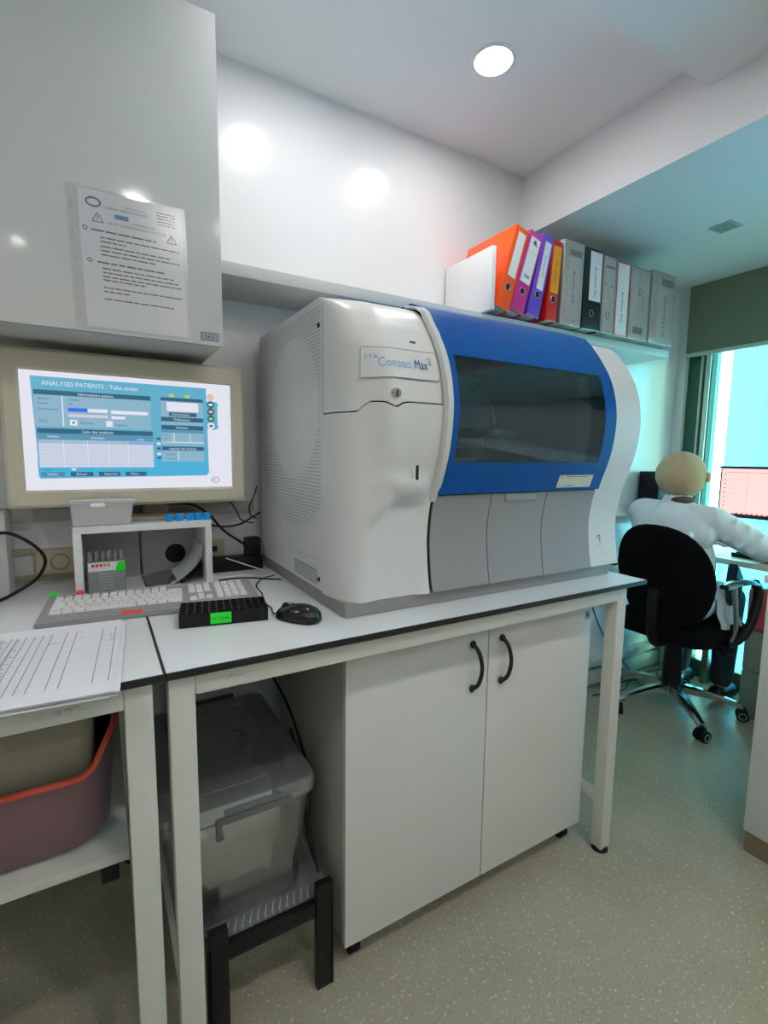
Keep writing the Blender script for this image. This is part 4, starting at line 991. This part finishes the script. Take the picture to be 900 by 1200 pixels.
# ---------------------------------------------------------------- window corner: desk, ledge, monitor, pedestal
DK = mat('desk_pale', rgb(200, 200, 180), .4)
t = thing('window_desk', 'pale desk along the window where the person works', 'desk', (2.8, .7, 0))
b = B(); b.box(2.60, 2.985, .05, 1.42, .772, .800, .003); obj('desktop', b, DK, t)
for y in (.08, 1.38):
    b = B(); b.box(2.945, 2.98, y, y+.035, 0, .772, .003); obj('leg', b, STEEL, t)
    b = B(); b.box(2.62, 2.945, y+.005, y+.03, .745, .772, .002); obj('bracket', b, STEEL, t)
t = thing('drawer_pedestal', 'grey drawer pedestal under the window desk', 'pedestal', (2.82, .88, 0))
PED = mat('pedestal_grey', rgb(150, 152, 142), .35)
b = B(); b.box(2.745, 2.97, .66, 1.125, .03, .66, .003); obj('body', b, PED, t)
for z0, z1, m_, lb in ((.04, .24, PED, None), (.245, .45, PED, None), (.455, .65, mat('drawer_red_reflection', rgb(214, 96, 96), .35), 'top drawer front coloured with a painted red reflection')):  # top drawer: red reflection on the grey pedestal, painted as its colour
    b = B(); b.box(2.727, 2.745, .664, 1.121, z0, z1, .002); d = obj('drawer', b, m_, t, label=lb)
    b = B(); b.box(2.719, 2.727, .80, .91, (z0+z1)/2+.06, (z0+z1)/2+.07, .002); obj('handle', b, STEEL, d)
b = B(); [b.cyl((x, y, 0), (x, y, .03), .02, n=12) for x in (2.775, 2.94) for y in (.70, 1.02)]; obj('feet', b, RUBBER, t)
b = B(); b.prism([(2.30, 1.642), (2.642, 1.642), (2.642, 1.55), (2.985, 1.55), (2.985, 1.697), (2.30, 1.697)], lambda u, v: (u, v, .925), lambda u, v: (u, v, .948))
single('wall_ledge', b, mat('ledge_white', (.68, .70, .68), .4), 'white ledge on the back wall behind the chair', 'shelf')
t = thing('document_pile', 'low pile of documents on the ledge behind the chair', 'papers', (2.44, 1.67, .948))
for i in range(4):
    b = B(); b.box(2.36+.004*i, 2.52-.003*i, 1.646+.003*(i % 2), 1.694, .9482+i*.004, .9515+i*.004, .0008); obj('sheet', b, PAPER if i % 2 else mat('paper_grey', (.5, .52, .52), .7), t)
t = thing('speaker', 'small black speaker on the ledge behind the person', 'speaker', (2.69, 1.62, .948))
b = B(); b.box(2.650, 2.775, 1.565, 1.68, .9485, 1.205, .006); obj('case', b, BLACK, t)
b = B(); b.cyl((2.70, 1.566, 1.02), (2.70, 1.562, 1.02), .04, n=24); b.cyl((2.70, 1.566, 1.13), (2.70, 1.562, 1.13), .022, n=20); obj('driver', b, RUBBER, t)
# the person's monitor
t = thing('desk_monitor', 'flat monitor with pink lit screen on the window desk', 'monitor', (2.86, 1.1, .8005), math.radians(4))
b = B(); b.box(-.022, .012, -.28, .245, .185, .438, .005); b.box(.012, .035, -.15, .13, .22, .40, .008); obj('case', b, mat('bezel_violet_black', rgb(52, 40, 92), .3), t, local=True)
b = B(); b.box(-.030, -.020, -.286, .251, .180, .200, .002); b.box(-.028, -.018, -.286, .251, .432, .443, .002); obj('lower_bezel', b, BLACKG, t, local=True)
p = Print(lambda u, v, L: (-.0225-.0005*L, u, v)); ps_ = E('pink', (255, 196, 190), .95); pd = E('pinkdark', (150, 110, 120), .8)
p.rect(.236, .200, -.272, .430, ps_, 1)
for i in range(8): p.rect(.222, .235+i*.023, .216, .241+i*.023, pd, 2)
for i in range(8): p.rect(.20, .236+i*.023, .16, .2372+i*.023, E('pinkline', (225, 160, 158), .9), 2)
p.rect(.12, .21, .118, .42, E('pinkline', (225, 160, 158), .9), 2); p.rect(.22, .41, -.05, .412, pd, 2)
for i in range(12): p.rect(.16-i*.022, .2, .15-i*.022, .206, E('redicon', (225, 60, 70), .9), 3)
p.make('screen_image', t, local=True)
b = B(); b.box(.012, .03, -.03, .01, .01, .24, .004); b.rrect(-.05, .09, -.12, .10, 0, .012, .02); obj('stand', b, BLACK, t, local=True)
t = thing('desk_keyboard', 'black keyboard on the window desk under the pink screen', 'keyboard', (2.735, .98, .8005))
b = B(); b.box(2.69, 2.79, .78, 1.20, .8008, .822, .004); obj('case', b, BLACK, t)
for i in range(4):
    for j in range(14):
        b = B(); b.box(2.70+i*.021, 2.718+i*.021, .795+j*.028, .819+j*.028, .822, .827); obj('key', b, BLACKG, t)

# partition / bench end at the right edge
t = thing('bench_end', 'white bench end panel with brown skirting at the right edge', 'cabinet', (2.0, .3, 0))
b = B(); b.box(1.775, 2.25, -.55, .681, .072, .90, .003); obj('body', b, mat('bench_end_white', (.64, .66, .62), .45, var=.02), t)
b = B(); b.box(1.780, 2.24, -.54, .676, 0, .072, .002); obj('plinth', b, mat('plinth_brown', rgb(132, 118, 94), .5, var=.15, scale=9), t)
b = B(); b.box(1.765, 2.26, -.56, .69, .90, .925, .002); obj('worktop', b, BENCH, t)

# floor cables by the wall
for i, (pts, lb) in enumerate((([(2.20, 1.655, .70), (2.24, 1.655, .55), (2.33, 1.655, .38), (2.45, 1.655, .22), (2.56, 1.62, .10), (2.6, 1.55, .006), (2.72, 1.50, .006), (2.9, 1.55, .006)], 'green cord falling along the wall to the floor behind the chair'),
        ([(2.32, 1.655, .72), (2.30, 1.655, .55), (2.24, 1.655, .40), (2.15, 1.655, .25)], 'short cord crossing it against the wall'),
        ([(2.3, 1.66, .125), (2.5, 1.62, .10), (2.65, 1.60, .02), (2.8, 1.63, .006), (2.95, 1.6, .006)], 'cord trailing from the skirting under the chair'),
        ([(2.25, 1.60, .006), (2.45, 1.56, .006), (2.60, 1.61, .006), (2.78, 1.57, .006), (2.93, 1.50, .006)], 'cord lying on the floor near the wall corner'),
        ([(2.35, 1.63, .006), (2.55, 1.60, .020), (2.7, 1.55, .02), (2.85, 1.60, .006)], 'loose cord heap end by the wall corner'))):
    cable('floor_cable', pts, .004, mat('cable_green', rgb(46, 84, 76), .5), lb)

# ---------------------------------------------------------------- office chair
HX, HY = 2.505, 1.336
t = thing('office_chair', 'black swivel office chair with chrome five-star base, occupied', 'chair', (HX, HY, 0))
CHAIR = t
def backring(o, s_):
    pts = []
    for i in range(36):
        a = 2*PI*i/36; c_, s2 = math.cos(a), math.sin(a)
        wv = .232*s_*math.copysign(abs(c_)**.85, c_)*(1-.16*max(0, -s2)); hz = .26*s_*math.copysign(abs(s2)**.85, s2)
        pts.append((o+.035*(wv/.232)**2*1.0-.05*((hz+.05)/.26)+0*hz, HY-.035+wv, .715+hz))
    return pts
b = B(); b.loft([backring(2.268, .80), backring(2.258, .94), backring(2.27, 1.0), backring(2.295, .97), backring(2.305, .82)]); obj('backrest', b, FABRIC, t, angle=60)
b = B(); b.tube([(2.262, HY-.02, .66), (2.255, HY-.02, .55), (2.27, HY-.02, .44), (2.33, HY-.01, .385), (2.45, HY, .385)], .026, 10, 5); obj('back_bar', b, BLACK, t)
def seatring(z, s_): return [(HX+.01+(x-HX)*s_, HY+(y-HY)*s_, z) for x, y, _ in rr(HX-.24, HX+.24, HY-.245, HY+.245, 0, .11, 6)]
b = B(); b.loft([seatring(.405, .80), seatring(.412, .93), seatring(.44, 1.0), seatring(.475, .99), seatring(.492, .92), seatring(.496, .7)]); obj('seat', b, FABRIC, t, angle=60)
b = B(); b.box(HX-.12, HX+.10, HY-.08, HY+.08, .365, .405, .01); b.cyl((HX, HY, .13), (HX, HY, .37), .045, .040, 24); obj('gas_column', b, BLACK, t)
b = B(); b.tube([(HX+.02, HY-.08, .385), (HX+.03, HY-.17, .378), (HX+.035, HY-.20, .365)], .006, 8, 4); b.sphere((HX+.04, HY-.225, .352), (.02, .035, .013), 14, 8); obj('height_lever', b, BLACK, t)
b = B(); b.cyl((HX, HY, .085), (HX, HY, .135), .050, .044, 24); obj('hub', b, CHROME, t)
for k_ in range(5):
    a = math.radians(18+72*k_); dv = Vector((math.cos(a), math.sin(a), 0)); n_ = Vector((-dv.y, dv.x, 0)); c0 = Vector((HX, HY, 0)); rings = []
    for i in range(9):
        s_ = i/8; r_ = .035+.275*s_; zt = .135-.052*s_**1.6; zb = zt-.042+.020*s_; hw = .026-.009*s_
        rings.append([tuple(c0+dv*r_+n_*u+Vector((0, 0, v))) for u, v in ((-hw, zb), (hw, zb), (hw, zt-.008), (hw*.5, zt), (-hw*.5, zt), (-hw, zt-.008))])
    b = B(); b.loft(rings); lg = obj('base_arm', b, CHROME, t, angle=30)
    pc = c0+dv*.312+Vector((0, 0, .028)); wa = a+.6+k_; ax = Vector((math.cos(wa), math.sin(wa), 0))
    b = B()
    for s_ in (-1, 1): b.cyl(pc+ax*(.008*s_), pc+ax*(.026*s_), .028, .027, 20)
    b.cyl(pc+Vector((0, 0, 0)), pc+Vector((0, 0, .042)), .009, n=10); b.box(pc.x-.014, pc.x+.014, pc.y-.014, pc.y+.014, pc.z+.010, pc.z+.034, .005)
    obj('caster', b, RUBBER, t)
    b = B()
    for s_ in (-1, 1): b.tube([tuple(pc+ax*(.0268*s_)+(Vector((0, 0, 1))*math.sin(q_)+ax.cross(Vector((0, 0, 1)))*math.cos(q_))*.016) for q_ in (2*PI*i/14 for i in range(14))], .0018, 5, 1, closed=True)
    obj('wheel_ring', b, mat('wheel_ring_grey', (.45, .45, .45), .4), t)
for s_ in (-1, 1):
    ay = HY+s_*.275
    b = B(); rings = []
    for i in range(9):
        u = i/8; x = HX-.155+.29*u; wd = .030*(1-.35*abs(2*u-1)**3); z = .722+.012*math.sin(u*PI)-.02*u*u
        rings.append([(x, ay-wd, z-.012), (x, ay+wd, z-.012), (x, ay+wd, z), (x, ay+wd*.5, z+.008), (x, ay-wd*.5, z+.008), (x, ay-wd, z)])
    b.loft(rings); obj('arm_pad', b, mat('arm_pad_teal_black', (.02, .035, .042), .25), t, angle=60)
    b = B(); b.tube([(HX-.06, ay-.004*s_, .715), (HX-.02, ay-.006*s_, .60), (HX+.01, ay-.012*s_, .50), (HX+.01, ay-.03*s_, .43)], .011, 10, 4); obj('arm_post', b, STEEL, t, label='chrome arm post')
    b = B(); b.tube([(HX+.125, ay, .705), (HX+.165, ay, .66), (HX+.155, ay, .58), (HX+.11, ay-.005*s_, .48), (HX+.05, ay-.02*s_, .43), (HX, ay-.04*s_, .42)], .020, 10, 4); obj('arm_bracket', b, BLACK, t)

# ---------------------------------------------------------------- person
def blob(name, caps, ells, vox, mats, parent, smooth=6, label=None):
    b = B()
    for p0, p1, r0, r1 in caps:
        p0 = Vector(p0); p1 = Vector(p1); n_ = 7
        for i in range(n_+1):
            s_ = i/n_
            q = bmesh.ops.create_icosphere(b.bm, subdivisions=2, radius=r0+(r1-r0)*s_)
            for v in q['verts']: v.co += p0+(p1-p0)*s_
        b.cyl(p0, p1, r0, r1, 20)
    for c_, r_ in ells: b.sphere(c_, r_, 20, 14)
    me = bpy.data.meshes.new('tmp'); b.bm.to_mesh(me); b.bm.free()
    o = bpy.data.objects.new('tmp', me); C.objects.link(o)
    md = o.modifiers.new('r', 'REMESH'); md.mode = 'VOXEL'; md.voxel_size = vox
    ms = o.modifiers.new('s', 'SMOOTH'); ms.factor = .5; ms.iterations = smooth
    bpy.context.view_layer.update(); dg = bpy.context.evaluated_depsgraph_get()
    m2 = bpy.data.meshes.new_from_object(o.evaluated_get(dg)); m2.name = name; bpy.data.objects.remove(o); bpy.data.meshes.remove(me)
    m2.materials.clear(); m2.materials.append(mats); m2.polygons.foreach_set('use_smooth', [True]*len(m2.polygons))
    return obj(name, m2, None, parent, label=label)
t = thing('person', 'person in white lab coat and beige head covering working at the pink screen', 'person', (2.47, 1.36, .5))
SKIN = mat('skin', rgb(190, 156, 126), .5, var=.05, scale=8)
sh_l, sh_r = (2.46, 1.525, 1.00), (2.485, 1.195, .985)
el_l, el_r = (2.57, 1.56, .865), (2.645, 1.045, .868)
wr_l, wr_r = (2.74, 1.40, .840), (2.735, .86, .842)
def hand(w_, d):
    w_ = Vector(w_); d = Vector(d).normalized(); n_ = Vector((-d.y, d.x, 0)); out = [(tuple(w_), tuple(w_+d*.05), .024, .026)]
    palm = w_+d*.06
    for i, (o_, L) in enumerate(((-.030, .060), (-.010, .072), (.010, .068), (.029, .052))):
        a0 = palm+n_*o_+d*.015; a1 = a0+d*L*.5+Vector((0, 0, .004)); a2 = a1+d*L*.5-Vector((0, 0, .014)); out += [(tuple(a0), tuple(a1), .0085, .008), (tuple(a1), tuple(a2), .008, .0068)]
    th = w_+n_*.022+d*.02; out += [(tuple(th), tuple(th+n_*.022+d*.03-Vector((0, 0, .006))), .010, .0085)]
    return out
caps = [((2.44, 1.35, .60), (2.455, 1.36, .95), .115, .12), (sh_l, sh_r, .055, .055), ((2.475, 1.36, .98), (2.50, 1.36, 1.10), .055, .05),
        (sh_l, el_l, .047, .038), (el_l, wr_l, .036, .024), (sh_r, el_r, .047, .038), (el_r, wr_r, .036, .024),
        ((2.44, 1.27, .575), (2.44, 1.43, .575), .085, .085), ((2.46, 1.27, .57), (2.84, 1.25, .56), .075, .052), ((2.46, 1.43, .57), (2.84, 1.45, .56), .075, .052),
        ((2.84, 1.25, .56), (2.80, 1.24, .10), .052, .036), ((2.84, 1.45, .56), (2.80, 1.46, .10), .052, .036),
        ((2.79, 1.24, .05), (2.90, 1.24, .035), .036, .03), ((2.79, 1.46, .05), (2.90, 1.46, .035), .036, .03)]
caps += hand(wr_l, (.1, -.2, 0)) + hand(wr_r, (.1, -.3, 0))
ells = [((2.505, 1.36, 1.195), (.092, .075, .110)), ((2.54, 1.36, 1.13), (.055, .05, .05)), ((2.606, 1.36, 1.165), (.016, .012, .018)), ((2.52, 1.250, 1.19), (.018, .012, .026)), ((2.512, 1.442, 1.185), (.02, .012, .028)),
        ((2.590, 1.335, 1.19), (.012, .014, .010)), ((2.590, 1.385, 1.19), (.012, .014, .010)), ((2.592, 1.36, 1.125), (.010, .022, .008)), ((2.47, 1.36, .78), (.115, .165, .2))]
bod = blob('body', caps, ells, .006, SKIN, t, 3)
# head covering
b = B(); q = bmesh.ops.create_uvsphere(b.bm, u_segments=32, v_segments=22, radius=1)
for v in q['verts']:
    n_ = v.co.copy(); a = math.atan2(n_.y, n_.x); s_ = 1+.012*math.sin(a*9+n_.z*5)+.01*math.sin(n_.z*14+a*2)
    v.co = Vector((2.485+n_.x*.112*s_, 1.36+n_.y*.111*s_, 1.197+n_.z*.116*s_*(1.0 if n_.z > 0 else .98)))
for f_ in list(b.bm.faces):
    f_.smooth = True
    if f_.calc_center_median().x > 2.555 and f_.calc_center_median().z < 1.25: b.bm.faces.remove(f_)
obj('head_cover', b, mat('beige_cap_cloth', rgb(188, 162, 130), .85, var=.10, scale=9, bump=.4), t, recalc=False)
b = B(); b.sphere((2.47, 1.345, 1.075), (.062, .060, .030), 18, 10); obj('hair', b, mat('dark_hair', (.06, .045, .03), .7), t)
COAT = mat('lab_coat_cloth', rgb(214, 218, 226), .8, var=.05, scale=7, bump=.5)
cc = [((2.44, 1.35, .60), (2.455, 1.36, .94), .135, .137), (sh_l, sh_r, .073, .073), ((2.47, 1.36, 1.00), (2.478, 1.36, 1.055), .088, .074), (sh_l, el_l, .068, .062), (el_l, wr_l, .060, .042), (sh_r, el_r, .070, .064), (el_r, (2.725, .88, .848), .061, .044),
      ((2.44, 1.25, .60), (2.44, 1.45, .60), .112, .112), ((2.47, 1.24, .60), (2.66, 1.22, .60), .090, .075), ((2.47, 1.46, .60), (2.66, 1.47, .60), .09, .075)]
ce = [((2.47, 1.36, .78), (.135, .19, .21)), ((2.45, 1.36, .93), (.12, .205, .12))]
for i in range(7):   # folds across the back and along the sleeve
    a = i*.9
    cc.append(((2.335+.01*math.sin(a), 1.24+.04*i, .72+.03*math.sin(a*2)), (2.345, 1.22+.045*i+.03*math.sin(a), .93), .012, .012))
for s_ in (.25, .5, .75):
    m_ = Vector(sh_r).lerp(Vector(el_r), s_); cc.append((tuple(m_+Vector((-.05, -.02, -.045))), tuple(m_+Vector((-.03, -.055, .045))), .014, .010))
coat = blob('lab_coat', cc, ce, .008, COAT, t, 4)
tail = B(); tail.grid(lambda u, v: (2.47+.17*u+.010*math.sin(v*9), 1.150-.012*math.sin(u*8)-.035*v-.006*math.sin(u*22), .63-.14*v-.02*u), [i/10 for i in range(11)], [i/8 for i in range(9)]); tail.solid(.004); obj('coat_tail', tail, COAT, t)
TRO = mat('dark_trousers', (.018, .022, .035), .85)
tc_ = [((2.50, 1.27, .57), (2.845, 1.25, .56), .083, .066), ((2.50, 1.43, .57), (2.845, 1.45, .56), .083, .066), ((2.845, 1.25, .56), (2.80, 1.24, .13), .066, .052), ((2.845, 1.45, .56), (2.80, 1.46, .13), .066, .052)]
blob('trousers', tc_, [], .009, TRO, t, 3)
for y in (1.24, 1.46): blob('shoe', [((2.775, y, .050), (2.90, y, .042), .045, .040)], [], .007, BLACK, t, 2)
# dark bag between the arm rest and the desk
t = thing('dark_bag', 'dark blue black bag beside the person between armrest and desk', 'bag', (2.63, 1.13, .60))
b = B(); poly = [(2.575, .815), (2.60, .80), (2.66, .735), (2.70, .66), (2.70, .60), (2.60, .60), (2.56, .70)]
b.prism(poly, lambda u, v: (u-.03, 1.10+.03*(v < .7), v-.02), lambda u, v: (u-.03, 1.145, v-.02)); bmesh.ops.bevel(b.bm, geom=list(b.bm.edges), offset=.008, segments=2, affect='EDGES')
obj('body', b, mat('bag_navy', (.012, .03, .045), .35), t)
